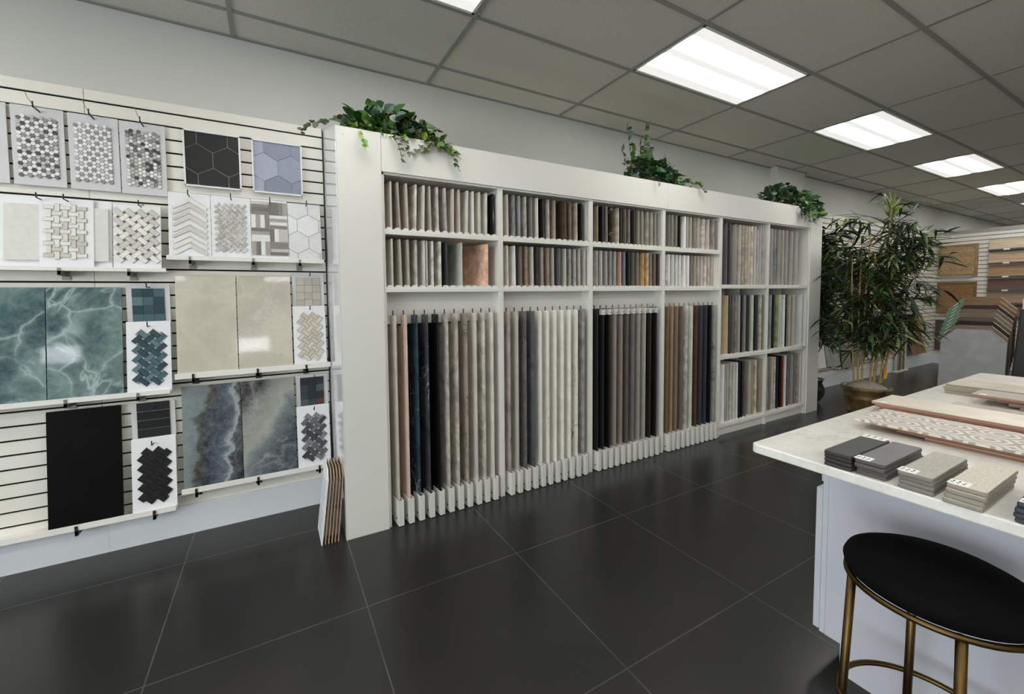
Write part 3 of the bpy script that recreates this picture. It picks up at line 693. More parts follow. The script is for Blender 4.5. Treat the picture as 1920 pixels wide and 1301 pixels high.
cubby([.049, .107, .16, .206, .257, .299, .342, .394, .437, .493, .55, .595, .642, .684, .737], g3('184,176,162 192,191,186 96,88,80 136,112,86 170,168,156 62,62,60 142,136,122 128,112,98 150,146,136 86,86,88 168,165,152 142,137,126 156,152,144 158,153,142 166,162,150'), 1.447, .285, 'second row of second bay', *bays[1],
      mats={3: 'wood_obj', 5: 'marble_light_vein', 6: 'stone_speckle', 7: 'stone_bold', 9: 'stone_speckle', 10: 'marble_dark_vein', 12: 'stone_bold'})
cubby([.862, .917, .96, 1.012, 1.082, 1.111, 1.159, 1.204, 1.262, 1.313, 1.359, 1.42, 1.47, 1.513, 1.555], g3('122,114,90 24,22,20 110,106,98 60,50,42 164,154,132 50,40,32 96,86,76 116,106,96 44,42,40 132,124,113 137,129,117 148,140,124 152,145,131 132,126,112 137,135,122'), 1.787, .29, 'top row of third bay', *bays[2],
      mats={0: 'stone_matt', 3: 'marble_light_vein', 5: 'wood_obj', 4: 'wood_obj'})
cubby([.858, .906, .959, 1.005, 1.051, 1.109, 1.155, 1.204, 1.256, 1.306, 1.37, 1.425, 1.463, 1.511, 1.555], g3('160,157,146 164,162,153 142,140,133 126,124,118 148,142,136 178,136,114 112,114,124 30,32,32 90,88,82 116,108,98 170,134,86 186,154,110 127,120,110 106,92,82 70,58,46'), 1.447, .285, 'second row of third bay', *bays[2],
      mats={3: 'stone_bold', 0: 'stone_cloud', 5: 'stone_speckle', 10: 'stone_cloud', 14: 'wood_obj'})
cubby([1.683, 1.73, 1.783, 1.827, 1.898, 1.931, 1.977, 2.036, 2.088, 2.162, 2.23, 2.31, 2.355], g3('110,108,98 127,125,114 112,109,100 24,22,18 226,224,214 152,148,134 158,151,137 132,125,110 164,159,145 175,169,158 170,163,149 137,130,122 127,122,116'), 1.787, .29, 'top row of fourth bay', *bays[3],
      mats={0: 'stone_speckle', 3: 'wood_obj', 6: 'stone_speckle', 7: 'stone_speckle', 9: 'wood_y'})
cubby([1.69, 1.744, 1.793, 1.837, 1.9, 1.95, 1.995, 2.045, 2.092, 2.14, 2.195, 2.243, 2.288, 2.333, 2.358], g3('208,208,209 188,188,184 193,193,189 205,203,196 212,210,203 230,229,222 116,111,101 152,150,126 170,160,146 175,165,154 190,182,170 178,171,158 168,161,145 206,201,186 220,217,205'), 1.447, .285, 'second row of fourth bay', *bays[3],
      mats={3: 'marble_dark_vein', 8: 'stone_bold', 10: 'stone_bold', 7: 'stone_speckle'})
big = dict(dep=.40, th=.010, yaw=R(4))
cubby([2.511, 2.56, 2.661, 2.735, 2.785, 2.84, 2.886, 2.938, 2.995, 3.04, 3.085, 3.125, 3.162], g3('82,80,80 66,64,62 138,135,125 170,165,153 154,146,126 164,153,133 180,170,155 186,178,165 180,175,164 165,163,155 170,167,159 165,165,156 170,168,160'), 1.464, .598, 'upper row of fifth bay', *bays[4], **big,
      mats={3: 'stone_bold', 4: 'stone_cloud', 5: 'stone_cloud', 8: 'marble_dark_vein', 9: 'stone_bold', 10: 'marble_dark_vein', 11: 'stone_bold'})
cubby([3.3, 3.356, 3.443, 3.513, 3.59, 3.693, 3.791], g3('154,154,144 134,132,126 150,147,137 165,157,146 155,148,139 154,149,144 160,157,150'), 1.464, .598, 'upper row of sixth bay', *bays[5], **big, mats={1: 'stone_bold', 3: 'marble_dark_vein'})
cubby([2.542, 2.585, 2.638, 2.683, 2.742, 2.782, 2.838, 2.9, 2.97, 3.01, 3.048, 3.115, 3.16], g3('170,148,118 76,69,62 96,91,88 122,120,109 156,150,144 30,28,26 122,124,120 66,60,52 180,180,165 24,24,24 56,72,72 165,156,140 118,117,106'), .783, .582, 'middle row of fifth bay', *bays[4], **big, mats={4: 'stone_speckle', 8: 'stone_satin'})
cubby([3.245, 3.3, 3.347, 3.428, 3.46, 3.495, 3.564, 3.6, 3.679, 3.766, 3.925], g3('96,96,92 134,134,130 16,16,14 118,130,84 170,176,160 182,182,173 200,200,196 26,20,14 154,149,134 164,158,144 190,190,188'), .783, .582, 'middle row of sixth bay', *bays[5], **big, mats={1: 'marble_light_vein', 6: 'marble_dark_vein', 7: 'marble_light_vein', 10: 'marble_dark_vein'})
cubby([2.502, 2.535, 2.57, 2.623, 2.674, 2.725, 2.765, 2.806, 2.871, 2.954, 2.99, 3.052, 3.135], g3('226,226,222 154,149,138 168,163,152 164,162,153 186,186,178 192,192,188 20,18,16 26,24,22 92,90,86 170,160,134 152,137,111 178,171,154 136,122,102'), .115, .578, 'lower row of fifth bay', *bays[4], **big, mats={4: 'stone_bold', 5: 'marble_dark_vein', 7: 'marble_light_vein'})
cubby([3.264, 3.309, 3.362, 3.408, 3.461, 3.522, 3.564, 3.619, 3.668, 3.767, 3.818, 3.876, 3.932], g3('154,145,126 122,113,98 170,163,149 175,170,158 28,28,44 20,15,15 138,42,36 212,206,194 92,86,90 134,129,124 112,110,102 138,134,128 186,181,170'), .115, .578, 'lower row of sixth bay', *bays[5], **big)

# ---- tall hanging slabs with white foot brackets
def tall(x, c, mat, label, grp, hang=False):
    t = thing('tall_tile_panel', label, 'tile panel', (x, D+.02, 0), grp); th = .012; y0 = D+.012
    m = MB().prism([(x-th, y0, .022), (x-th, -.27, .022), (x-th, -.27, 1.215), (x-th, -.49, 1.215), (x-th, -.49, 1.283), (x-th, y0, 1.283)], (th, 0, 0))
    s = m.build('slab', mat, t, bevel=.0008); s.color = C(*D_(c), 1.42 if sum(c) > 240 else 1.12); t.rotation_euler = (0, 0, R(7))
    a, b = x-th-.008, x+.014
    m = MB().box((a, D-.012, .004), (b, D-.008, .160)).box((a, D-.008, .004), (a+.004, D+.085, .160)).box((b-.004, D-.008, .004), (b, D+.085, .160)).box((a, D-.008, .004), (b, D+.085, .010))
    fb = m.build('foot_bracket', 'white_laminate', t, bevel=.0006)
    MB().tube([(a-.004, D+.022, .045), (a+.001, D+.022, .045)], .0055, 10).build('screw', 'screw_grey', fb)
    MB().tube([(x-th/2, D+.05, 1.283), (x-th/2, D+.05, 1.312)], .0045, 8).build('pivot_pin', 'screw_grey', t)
    if hang:
        cp = MB().box((x-th-.012, D+.006, 1.235), (x+.004, D+.010, 1.278)).box((x-th-.0035, D+.006, 1.235), (x-th-.001, D+.05, 1.278)).build('corner_plate', 'white_laminate', t)
        MB().tube([(x-th*.6, D+.003, 1.252), (x-th*.6, D+.0065, 1.252)], .004, 8).build('rivet', 'screw_grey', cp)
    return t
LX = [[-.745, -.680, -.613, -.546, -.479, -.412, -.345, -.279, -.212, -.150, -.086], [.047, .112, .179, .245, .311, .377, .443, .510, .577, .643, .709],
      [.846, .909, .973, 1.040, 1.108, 1.174, 1.241, 1.308, 1.375, 1.441, 1.512], [1.662, 1.719, 1.781, 1.849, 1.916, 1.984, 2.052, 2.121, 2.190, 2.256, 2.322]]
LC = [g3('180,173,156 196,168,152 44,66,80 66,66,72 14,14,14 170,164,152 166,161,148 146,134,118 190,184,171 174,169,158 196,190,177'),
      g3('154,144,132 170,166,154 96,93,90 86,88,90 212,208,196 206,203,193 211,209,198 211,209,198 211,209,198 206,203,192 138,137,134'),
      g3('34,29,27 32,34,42 25,22,20 137,128,116 132,118,108 92,84,76 108,105,101 140,138,130 152,149,141 44,39,35 30,27,24'),
      g3('108,88,60 148,120,88 128,106,88 106,92,84 172,170,158 184,188,174 92,56,38 62,67,74 56,61,72 22,22,24 142,140,132')]
LM = [{2: 'marble_light_vein', 3: 'marble_light_vein', 5: 'stone_cloud', 6: 'stone_cloud', 7: 'stone_bold', 9: 'stone_cloud'}, {0: 'stone_bold', 2: 'stone_bold', 3: 'stone_bold', 4: 'marble_dark_vein', 5: 'marble_dark_vein', 9: 'marble_dark_vein', 10: 'stone_cloud'},
      {}, {4: 'stone_cloud', 6: 'wood_obj', 10: 'stone_bold'}]
for b in range(4):
    for i, (x, c) in enumerate(zip(LX[b], LC[b])):
        mt = LM[b].get(i, 'stone_satin')
        tall(x, c, mt, 'tall %s tile panel in a white foot bracket, %s from left in %s bay' % (cname(c), ordn(i), ordn(b)), 'tall tile panels under the %s bay' % ordn(b), hang=(b == 2 and i > 0))

# ---- stack of boards leaning on the rack side
for k in range(6):
    xk = -1.196+k*.0175; tilt = .115-.004*k; z1 = .40; ch_ = .05; y0, y1 = -.556, -.345
    sh = lambda z: math.tan(tilt)*z
    pts = [(y0, 0), (y1, 0), (y1, z1+.012), (y0+.012+ch_, z1+.012), (y0, z1-.03)]
    t = thing('leaning_sample_board', '%s from the left of six sample boards leaning on the rack side' % ordn(k) if k else 'white sample board with grey mosaic facing out, leaning on the rack side', 'tile sample board', (xk, y0, 0), 'sample boards leaning on the rack side')
    m = MB().prism([(xk+sh(z), y, z) for y, z in pts], (.0065, 0, 0)); m.build('backing_board', 'board_white' if k == 0 else 'board_edge', t, bevel=.0006)
    m = MB()
    for za, zb_ in ((.03, .18), (.20, .35)):
        for r_ in range(4):
            for c_ in range(3):
                yy0 = y0+.03+c_*.055; zz = za+r_*.0375
                p = [(yy0, zz), (yy0+.052, zz), (yy0+.052, zz+.035), (yy0, zz+.035)]
                m.prism([(xk+sh(z)-.003, y, z) for y, z in p], (.0035, 0, 0))
    m.build('mosaic_sheet', 'board_grey', t)

# ------------------------------------------------------------------ plants
def leaf(mb, p, d, n, L, W, mi, shape='ovate', fold=.25, droop=.2):
    d = Vector(d).normalized(); n = Vector(n); s = d.cross(n)
    if s.length < 1e-4: s = d.cross(Vector((1, .3, .2)))
    s.normalize(); n = s.cross(d)
    prof = {'ovate': [(0, .0), (.12, .62), (.38, 1), (.7, .62), (1, 0)], 'ivy': [(0, .1), (.05, .75), (.22, .62), (.38, 1.0), (.55, .5), (.8, .3), (1, 0)], 'round': [(0, .1), (.15, .75), (.5, 1), (.85, .7), (1, .1)], 'lance': [(0, .0), (.18, .8), (.45, 1), (.75, .6), (1, 0)]}[shape]
    vs = []; p = Vector(p)
    for t_, w in prof:
        c = p+d*L*t_-Vector((0, 0, 1))*droop*L*t_*t_
        vs += [c+s*W*.5*w+n*fold*W*.5*w, c, c-s*W*.5*w+n*fold*W*.5*w]
    k = len(prof)
    fs = []
    for i in range(k-1): fs += [(3*i, 3*i+1, 3*i+4, 3*i+3), (3*i+1, 3*i+2, 3*i+5, 3*i+4)]
    mb.add(vs, fs, mi)
LEAFM = ['leaf_dark', 'leaf_mid', 'leaf_bright', 'leaf_lime', 'leaf_olive', 'leaf_blue']
def vine(t, pts, rnd, L=.045, shape='ivy', mats=(1, 2, 3), dens=.022, name='vine'):
    # smooth polyline
    pts = [Vector(p) for p in pts]; path = []
    for i in range(len(pts)-1):
        p0 = pts[max(i-1, 0)]; p1 = pts[i]; p2 = pts[i+1]; p3 = pts[min(i+2, len(pts)-1)]
        for q in range(6):
            u = q/6; path.append(.5*((2*p1)+(p2-p0)*u+(2*p0-5*p1+4*p2-p3)*u*u+(-p0+3*p1-3*p2+p3)*u**3))
    path.append(pts[-1]); m = MB().tube(path, .0016, 5); st = m.build(name, 'stem_brown', t)
    lf = MB(); acc = 0; side = 1
    for a, b in zip(path, path[1:]):
        acc += (b-a).length
        while acc > dens:
            acc -= dens; side = -side; d = (b-a).normalized()
            o = Vector((rnd.uniform(-1, 1), -rnd.uniform(.2, 1.), rnd.uniform(-.6, .8)))
            dd = (d*.5+o).normalized(); l = L*rnd.uniform(.6, 1.1)
            leaf(lf, b, dd, Vector((rnd.uniform(-.4, .4), -1, rnd.uniform(.2, .9))), l, l*(.85 if shape != 'lance' else .3), rnd.choice(mats), shape, .2, .25)
    lf.build('vine_leaves', LEAFM, st)
def bush(t, c, rx, ry, rz, n, rnd, L=.06, mats=(0, 1, 2), shapes=('ovate', 'ivy'), zmin=0):
    lf = MB()
    for _ in range(n):
        while True:
            v = Vector((rnd.uniform(-1, 1), rnd.uniform(-1, 1), rnd.uniform(-.1, 1)))
            if .15 < v.length < 1: break
        p = Vector((c[0]+v.x*rx, c[1]+v.y*ry, max(c[2]+v.z*rz, zmin)))
        d = Vector((v.x/rx*.1, v.y/ry*.1, v.z*.5+.1))+Vector((rnd.uniform(-.7, .7), rnd.uniform(-.9, .4), rnd.uniform(-.5, .8)))
        l = L*rnd.uniform(.6, 1.25); leaf(lf, p, d, Vector((rnd.uniform(-.5, .5), rnd.uniform(-1, 0), rnd.uniform(.3, 1))), l, l*rnd.uniform(.6, .85), rnd.choice(mats), rnd.choice(shapes), .25, .3)
    lf.build('foliage', LEAFM, t)
def planter(t, x0, x1, y0, y1, z0, z1):
    m = MB(); m.prism([(x0+.02, y0+.01, z0), (x1-.02, y0+.01, z0), (x1, y0, z1), (x0, y0, z1)], (0, y1-y0, 0)); m.build('planter_box', 'planter_dark', t, bevel=.004)
    MB().box((x0+.01, y0+.01, z1-.004), (x1-.01, y1-.01, z1+.006)).build('moss', 'soil', t)
rnd = random.Random(3)
Z0 = 2.1255
t = thing('trailing_ivy_planter', 'largest trailing ivy arrangement, on the left end of the white rack', 'plant', (-.7, -.42, Z0), 'faux plants on top of the rack')
planter(t, -.98, -.45, -.50, -.32, Z0, 2.335)
bush(t, (-.74, -.42, 2.33),   .27, .13, .21, 230, rnd, .095, (0, 1, 1, 2, 5), ('ovate', 'ovate', 'round'))
bush(t, (-.60, -.46, 2.31), .27, .12, .17, 190, rnd, .066, (0, 1, 4, 4, 2), ('ivy', 'ovate'))
bush(t, (-.88, -.45, 2.32), .16, .10, .12, 90, rnd, .06, (2, 3, 1), ('ivy', 'ovate'))
bush(t, (-.50, -.52, 2.27), .15, .07, .11, 80, rnd, .06, (3, 2, 4), ('ivy', 'ovate'))
vine(t, [(-.95, -.48, 2.36), (-1.04, -.55, 2.385), (-1.12, -.58, 2.335), (-1.19, -.6, 2.31), (-1.235, -.6, 2.25)], rnd, .036, 'round', (4, 0, 4), .017)
vine(t, [(-.93, -.5, 2.34), (-.925, -.60, 2.30), (-.92, -.61, 2.24)], rnd, .05, 'ivy', (3, 2), .028)
vine(t, [(-.80, -.5, 2.34), (-.75, -.60, 2.31), (-.715, -.61, 2.25), (-.70, -.61, 2.17)], rnd, .042, 'ivy', (3, 4, 1), .02)
vine(t, [(-.72, -.5, 2.33), (-.68, -.60, 2.30), (-.66, -.61, 2.23)], rnd, .04, 'ivy', (4, 0), .017)
vine(t, [(-.5, -.5, 2.33), (-.43, -.60, 2.29), (-.38, -.61, 2.24), (-.34, -.61, 2.17)], rnd, .035, 'ovate', (4, 0, 4), .022)
vine(t, [(-.55, -.5, 2.36), (-.44, -.56, 2.32), (-.36, -.58, 2.29)], rnd, .05, 'ivy', (3, 2, 1), .018)
t = thing('leafy_planter', 'tall leafy plant arrangement on the middle of the white rack', 'plant', (1.62, -.42, Z0), 'faux plants on top of the rack')
planter(t, 1.36, 1.88, -.50, -.32, Z0, 2.37)
bush(t, (1.58, -.42, 2.38), .30, .12, .19, 230, rnd, .075, (0, 0, 1, 4, 5), ('ovate', 'ivy'))
bush(t, (1.46, -.44, 2.44), .16, .09, .16, 55, rnd, .07, (1, 2, 1), ('ovate',))
bush(t, (1.82, -.46, 2.36), .20, .08, .12, 90, rnd, .055, (0, 1, 2, 5), ('ivy', 'ovate'))
for i, (dx, hz) in enumerate(((0, .46), (-.06, .34), (.05, .30), (-.22, .42), (-.16, .30), (-.28, .24))):
    vine(t, [(1.46+dx*.4, -.42, 2.36), (1.48+dx*.7, -.43, 2.36+hz*.5), (1.48+dx, -.45, 2.36+hz)], rnd, .05, 'round', (4, 1, 5), .02)
vine(t, [(1.35, -.45, 2.40), (1.24, -.5, 2.46), (1.15, -.52, 2.45)], rnd, .05, 'ovate', (4, 0), .02)
vine(t, [(1.9, -.5, 2.40), (2.0, -.58, 2.37), (2.06, -.61, 2.29)], rnd, .045, 'ovate', (1, 2, 4), .016)
vine(t, [(1.42, -.5, 2.37), (1.45, -.59, 2.34), (1.48, -.60, 2.29)], rnd, .035, 'ivy', (0, 4), .018)
lf = MB()
for i in range(9):
    a = rnd.uniform(-.9, .9); leaf(lf, (1.72+rnd.uniform(-.05, .05), -.43, 2.40), (a*.8, rnd.uniform(-.3, .2), 1), (0, -1, .3), rnd.uniform(.22, .34), .028, rnd.choice((0, 5)), 'lance', .3, .45*abs(a))
lf.build('grass_blades', LEAFM, t)
t = thing('trailing_ivy_planter', 'round ivy arrangement hanging over the right end of the white rack', 'plant', (3.85, -.42, Z0), 'faux plants on top of the rack')
planter(t, 3.45, 4.15, -.50, -.30, Z0, 2.34)
bush(t, (3.66, -.42, 2.34), .36, .14, .26, 280, rnd, .08, (0, 0, 1, 4), ('ivy', 'ovate'))
bush(t, (4.02, -.48, 2.30), .24, .10, .26, 190, rnd, .07, (1, 2, 2, 5), ('ivy', 'ovate'))
bush(t, (3.98, -.585, 2.24), .24, .04, .18, 130, rnd, .065, (1, 2, 0), ('ivy', 'ovate'))
for xs_ in (3.70, 3.76, 3.84, 3.92):
    vine(t, [(xs_, -.5, 2.36), (xs_+.01, -.60, 2.30), (xs_+.02, -.605, 2.24), (xs_+.03, -.605, 2.17+rnd.uniform(0, .04))], rnd, .05, 'ivy', (0, 1, 4), .024)

# ---- bamboo
def bamboo(base, label, pot_r, pot_h, canes, nleafcl, rnd, reject=None, potmat='pot_glaze', zl=(.7, 2.3), tagc=None, rr=.62, hi=2.42, lean=0.0, prof=None):
    bx, by = base
    t = thing('potted_bamboo', label, 'potted plant', (bx, by, 0), 'potted bamboo plants')
    pr_ = prof or [(pot_r*.66, 0), (pot_r*.70, .03), (pot_r*.72, pot_h*.30), (pot_r*.76, pot_h*.32), (pot_r*.76, pot_h*.36), (pot_r*.75, pot_h*.38), (pot_r*.84, pot_h*.66), (pot_r*.88, pot_h*.68), (pot_r*.88, pot_h*.72), (pot_r*.86, pot_h*.74), (pot_r*.88, pot_h*.86), (pot_r*1.0, pot_h*.92), (pot_r*1.0, pot_h), (pot_r*.9, pot_h), (pot_r*.85, pot_h*.93)]
    MB().lathe(pr_, (bx, by, 0), 40).build('pot', potmat, t, smooth=True)
    m = MB().lathe([(pot_r*.86, pot_h*.90), (pot_r*.8, pot_h*.99), (pot_r*.4, pot_h*1.10), (.02, pot_h*1.14)], (bx, by, 0), 24)
    m.build('moss', 'pebble', t, smooth=True)
    lf = MB(); tw = MB()
    tips = []
    for (ax, ay, tx, ty, tz, r_) in canes:
        a = Vector((bx+ax, by+ay, pot_h*.95)); b = Vector((bx+tx, by+ty, tz)); path = [a.lerp(b, q/14)+Vector((math.sin(q/14*3.1)*.03*(1 if ax > 0 else -1), 0, 0)) for q in range(15)]
        MB().tube(path, [r_*(1-.4*q/14) for q in range(15)], 8).build('cane', 'bamboo_cane', t, smooth=True)
        tips.append(path)
    n = 0
    for _ in range(nleafcl*4):
        if n >= nleafcl: break
        path = rnd.choice(tips); z = rnd.uniform(*zl); u = (z-path[0].z)/(path[-1].z-path[0].z)
        if not .1 < u < 1.0: continue
        p = path[0].lerp(path[-1], u)
        ang = rnd.uniform(0, 2*math.pi); f = (z-zl[0])/(zl[1]-zl[0]); rad = rr*rnd.uniform(.2, 1)*(.72+.36*f)
        q = Vector((bx+math.cos(ang)*rad+lean*.5*f, by+math.sin(ang)*rad, min(z+rnd.uniform(-.05, .25), hi)))
        if reject and reject(q): continue
        n += 1
        mid = p.lerp(q, .5)+Vector((0, 0, .05)); tw.tube([p, mid, q], [.004, .003, .0015], 4)
        od = (q-p); od.z *= .4; od.normalize()
        lean_ = 1
        for k in range(rnd.randrange(9, 14)):
            s_ = rnd.uniform(.35, 1); bp_ = p.lerp(q, s_) if s_ < .95 else q
            dd = od*.8+Vector((rnd.uniform(-1, 1), rnd.uniform(-1, 1), rnd.uniform(-.9, .45)))
            mi = rnd.choice((0, 0, 0, 1, 1)) if rnd.random() > .05 else 2
            leaf(lf, bp_, dd, (rnd.uniform(-.6, .6), rnd.uniform(-.6, .6), 1), rnd.uniform(.11, .22), rnd.uniform(.018, .032), mi, 'lance', .2, .25)
    # bright young top shoots
    if tagc:
        for k in range(34):
            a_ = rnd.uniform(-1.2, 1.2); leaf(lf, (bx+tips[0][-1].x-bx+rnd.uniform(-.05, .05), by+tips[0][-1].y-by, hi-.14+rnd.uniform(-.12, .04)), (a_, rnd.uniform(-.5, .5), 1.1), (0, -1, .3), rnd.uniform(.14, .21), .034, 2, 'lance', .2, .1)
    tw.build('twigs', 'stem_brown', t); lf.build('foliage', ['bamboo_dark', 'bamboo_mid', 'bamboo_light'], t)
    if tagc:
        x, y, z = tagc
        MB().box((x-.03, y-.004, z), (x+.03, y-.001, z+.07)).build('price_tag', 'tag_orange', t)
        MB().box((x-.032, y-.008, z-.045), (x+.026, y-.005, z+.012)).build('care_tag', 'tag_yellow', t)
        MB().box((x+.01, y-.001, z-.03), (x+.055, y+.002, z+.03)).build('white_tag', 'sticker', t)
    return t
def rej1(q): return q.x < 4.3 and q.y > -.72 or (q.x < 3.83 and q.y > -1.3) or q.y > -.1 or (q.x-3.72 < (-.80-q.y)*.55)
rb = random.Random(11)
bamboo((4.12, -1.06), 'tall potted bamboo in an ornate brown pot, in front of the far slat wall', .205, .40,
       [(.05, -.04, .30, -.05, 2.30, .013), (-.06, .08, -.04, .14, 1.95, .009), (-.02, .03, .12, .05, 2.0, .010), (.03, -.02, .10, .0, 1.8, .010), (-.05, .05, .02, .08, 1.9, .010), (.07, -.08, .30, -.12, 2.1, .010), (.09, -.08, .42, -.20, 1.9, .011)],
       215, rb, rej1, zl=(.75, 2.28), tagc=(4.236, -1.168, .53), hi=2.42, rr=.60, lean=.45)
def rej2(q): return (q.x < 4.42) or q.y > -.24 or q.x > 5.6
bamboo((4.62, -.31), 'second bamboo in a round black pot, half hidden behind the rack end', .15, .29,
       [(-.03, .02, -.12, .02, 2.15, .010), (.03, 0, .16, -.04, 2.1, .010), (0, .03, .1, .05, 1.9, .009), (.03, -.03, -.05, -.1, 2.1, .009)],
       190, rb, rej2, potmat='pot_black', zl=(.75, 2.12), hi=2.28, rr=.42, prof=[(.09, 0), (.13, .03), (.17, .12), (.17, .18), (.14, .25), (.15, .285), (.165, .30), (.15, .30), (.13, .27)])

# ------------------------------------------------------------------ far slat wall displays
def lean_tile(x0, x1, z0, z1, mat, c, label, yb=-.13, yt=-.05, name='tile_sample', cat='tile sample', grp='samples on the far slat wall'):
    L = leanmat(x0, z0, yb, yt, z1-z0); m = MB(); th = .01
    P = [L(x0, 0, z0), L(x1, 0, z0), L(x1, 0, z1), L(x0, 0, z1)]; Q = [L(x0, th, z0), L(x1, th, z0), L(x1, th, z1), L(x0, th, z1)]
    m.prism(Q, Vector(P[0])-Vector(Q[0])); o = m.build(name, mat, None, (x0, yb, z0)); o.color = C(*c, 1.1); tag(o, label, cat, grp); return o
ledge(4.95, 5.95, .345, .315, [5.2, 5.7], 'far white ledge just beyond the rack end')
ledge(5.97, 6.75, .285, .255, [6.2, 6.6], 'far white ledge behind the ornate pot')
ledge(6.8, 7.9, .36, .33, [7.0, 7.6], 'far white ledge behind the bamboo canes')
lean_tile(5.0, 5.5, .328, .95, 'marble_dark_vein', (215, 214, 208), 'white marble-look tile on the far ledge beside the rack end', name='marble_sample')
lean_tile(5.52, 5.92, .328, .93, 'stone_bold', (140, 142, 138), 'grey veined tile on the far ledge beyond the rack end', name='marble_sample')
lean_tile(5.99, 6.7, .268, .95, 'stone_satin', (112, 104, 98), 'large brown-grey tile on the far ledge behind the ornate pot')
lean_tile(6.85, 7.3, .343, .80, 'stone_bold', (196, 192, 184), 'light mottled tile on the far ledge behind the canes')
lean_tile(7.35, 7.85, .343, .95, 'stone_satin', (120, 96, 82), 'brown tile on the far ledge behind the canes')
for i, (a, b, z0, z1, c, n) in enumerate(((5.1, 5.9, 1.15, 1.55, (150, 148, 142), 'grey'), (5.1, 5.9, 1.75, 2.2, (190, 188, 182), 'pale'), (6.1, 7.0, 1.2, 1.75, (120, 112, 104), 'taupe'), (7.2, 8.0, 1.15, 1.5, (96, 60, 52), 'red-brown'))):
    lean_tile(a, b, z0, z1, 'stone_satin', c, '%s sample board hanging on the far slat wall behind the bamboo leaves' % n, -.042, -.038)
for z0, z1, c, n in ((.66, .98, (172, 138, 92), 'honey wood plank board'), (.26, .60, (128, 92, 72), 'red-brown wood plank board')):
    lean_tile(8.62, 9.25, z0, z1, 'wood_x', c, '%s on the far slat wall right of the bamboo' % n, -.12, -.04, 'wood_sample', 'wood sample')
t = thing('strip_rack', 'narrow upright rack of trim strips against the far slat wall', 'trim strip rack', (8.3, -.05, 0))
for k, c in enumerate(((200, 196, 186), (150, 140, 120), (90, 84, 76), (170, 160, 140), (110, 90, 70), (215, 212, 204))):
    MB().box((8.05+k*.075, -.085, .02), (8.10+k*.075, -.065, 1.28)).build('trim_strip', cm(c), t)
MB().box((8.02, -.11, 0), (8.52, -.046, .02)).build('base', 'white_laminate', t)
# parquet panels on the partition
def parquet(z0, z1, c, label, y0=-.06, y1=-.56):
    x = PX-.03; t = thing('parquet_panel', label, 'parquet panel', (x, (y0+y1)/2, z0), 'parquet panels on the far partition')
    b = .035
    m = MB().box((x-.035, y1, z0), (x-.002, y0, z0+b)).box((x-.035, y1, z1-b), (x-.002, y0, z1)).box((x-.035, y1, z0+b), (x-.002, y1+b, z1-b)).box((x-.035, y0-b, z0+b), (x-.002, y0, z1-b))
    o = m.build('frame', 'wood_y', t, bevel=.003); o.color = C(*[v*.85 for v in c], 1)
    m = MB(); cy, cz = (y0+y1)/2, (z0+z1)/2; ya, yb_, za, zb_ = y1+b, y0-b, z0+b, z1-b
    # four mitred quarters of diagonal strips
    rnd = random.Random(label); n = 7
    for s1 in (0, 1):
        for s2 in (0, 1):
            for k in range(n):
                a0, a1 = k/n, (k+1)/n-.012
                Y0, Y1 = (ya, cy) if s1 == 0 else (yb_, cy); Za, Zb = (za, cz) if s2 == 0 else (zb_, cz)
                f = lambda u, v: (x-.018, Y0+(Y1-Y0)*u, Za+(Zb-Za)*v)
                q = [f(a0, 0), f(a1, 0), f(0, a1), f(0, a0)]; m.prism(q, (.012, 0, 0), (k+s1+s2) % 2)
                q = [f(1-a0, 1), f(1-a1, 1), f(1, 1-a1), f(1, 1-a0)]; m.prism(q, (.012, 0, 0), (k+s1+s2+1) % 2)
    o = m.build('parquet_field', ['wood_parquet', 'wood_y'], t); o.color = C(*c, 1.05)
    m = MB().box((x-.005, ya, za), (x-.003, yb_, zb_)).build('ground', cm((120, 95, 62)), t)
    m = MB().box((x-.06, y1+.05, z0-.03), (x-.002, y0-.05, z0-.002)).build('ledge', 'rail_grey', t)
parquet(1.665, 2.245, (178, 150, 114), 'light oak parquet panel, top of three on the far partition')
parquet(.960, 1.555, (150, 114, 74), 'golden brown parquet panel, middle of three on the far partition')
parquet(.26, .84, (96, 86, 72), 'dark grey-brown parquet panel, lowest of three on the far partition')
for k, (z1, z0, c, n) in enumerate(((2.294, 2.115, (208, 190, 162), 'pale oak'), (2.068, 1.879, (188, 163, 134), 'light tan'), (1.832, 1.642, (160, 126, 92), 'mid brown'), (1.595, 1.405, (100, 74, 62), 'dark brown'), (1.360, 1.17, (160, 134, 110), 'weathered beige'), (1.12, .93, (120, 96, 76), 'brown'))):
    x = PX-.03; t = thing('flooring_plank', '%s flooring plank, %s from the top on the far partition' % (n, ordn(k)), 'flooring sample', (x, -.69, z0), 'flooring planks on the far partition')
    m = MB().prism([(x-.07, -.69, z0), (x-.03, -.69, z1), (x-.02, -.69, z1), (x-.06, -.69, z0)], (0, -1.55, 0)); o = m.build('plank', 'wood_y', t); o.color = C(*c, 1.05)
    MB().box((x-.085, -2.24, z0-.03), (x-.002, -.69, z0-.001)).box((x-.03, -2.24, z0), (x-.002, -.69, z0+.02)).build('ledge', cm((88, 80, 76)), t)
    MB().box((x-.092, -.93, z0-.026), (x-.0855, -.86, z0-.002)).build('price_tag', 'sticker', t)
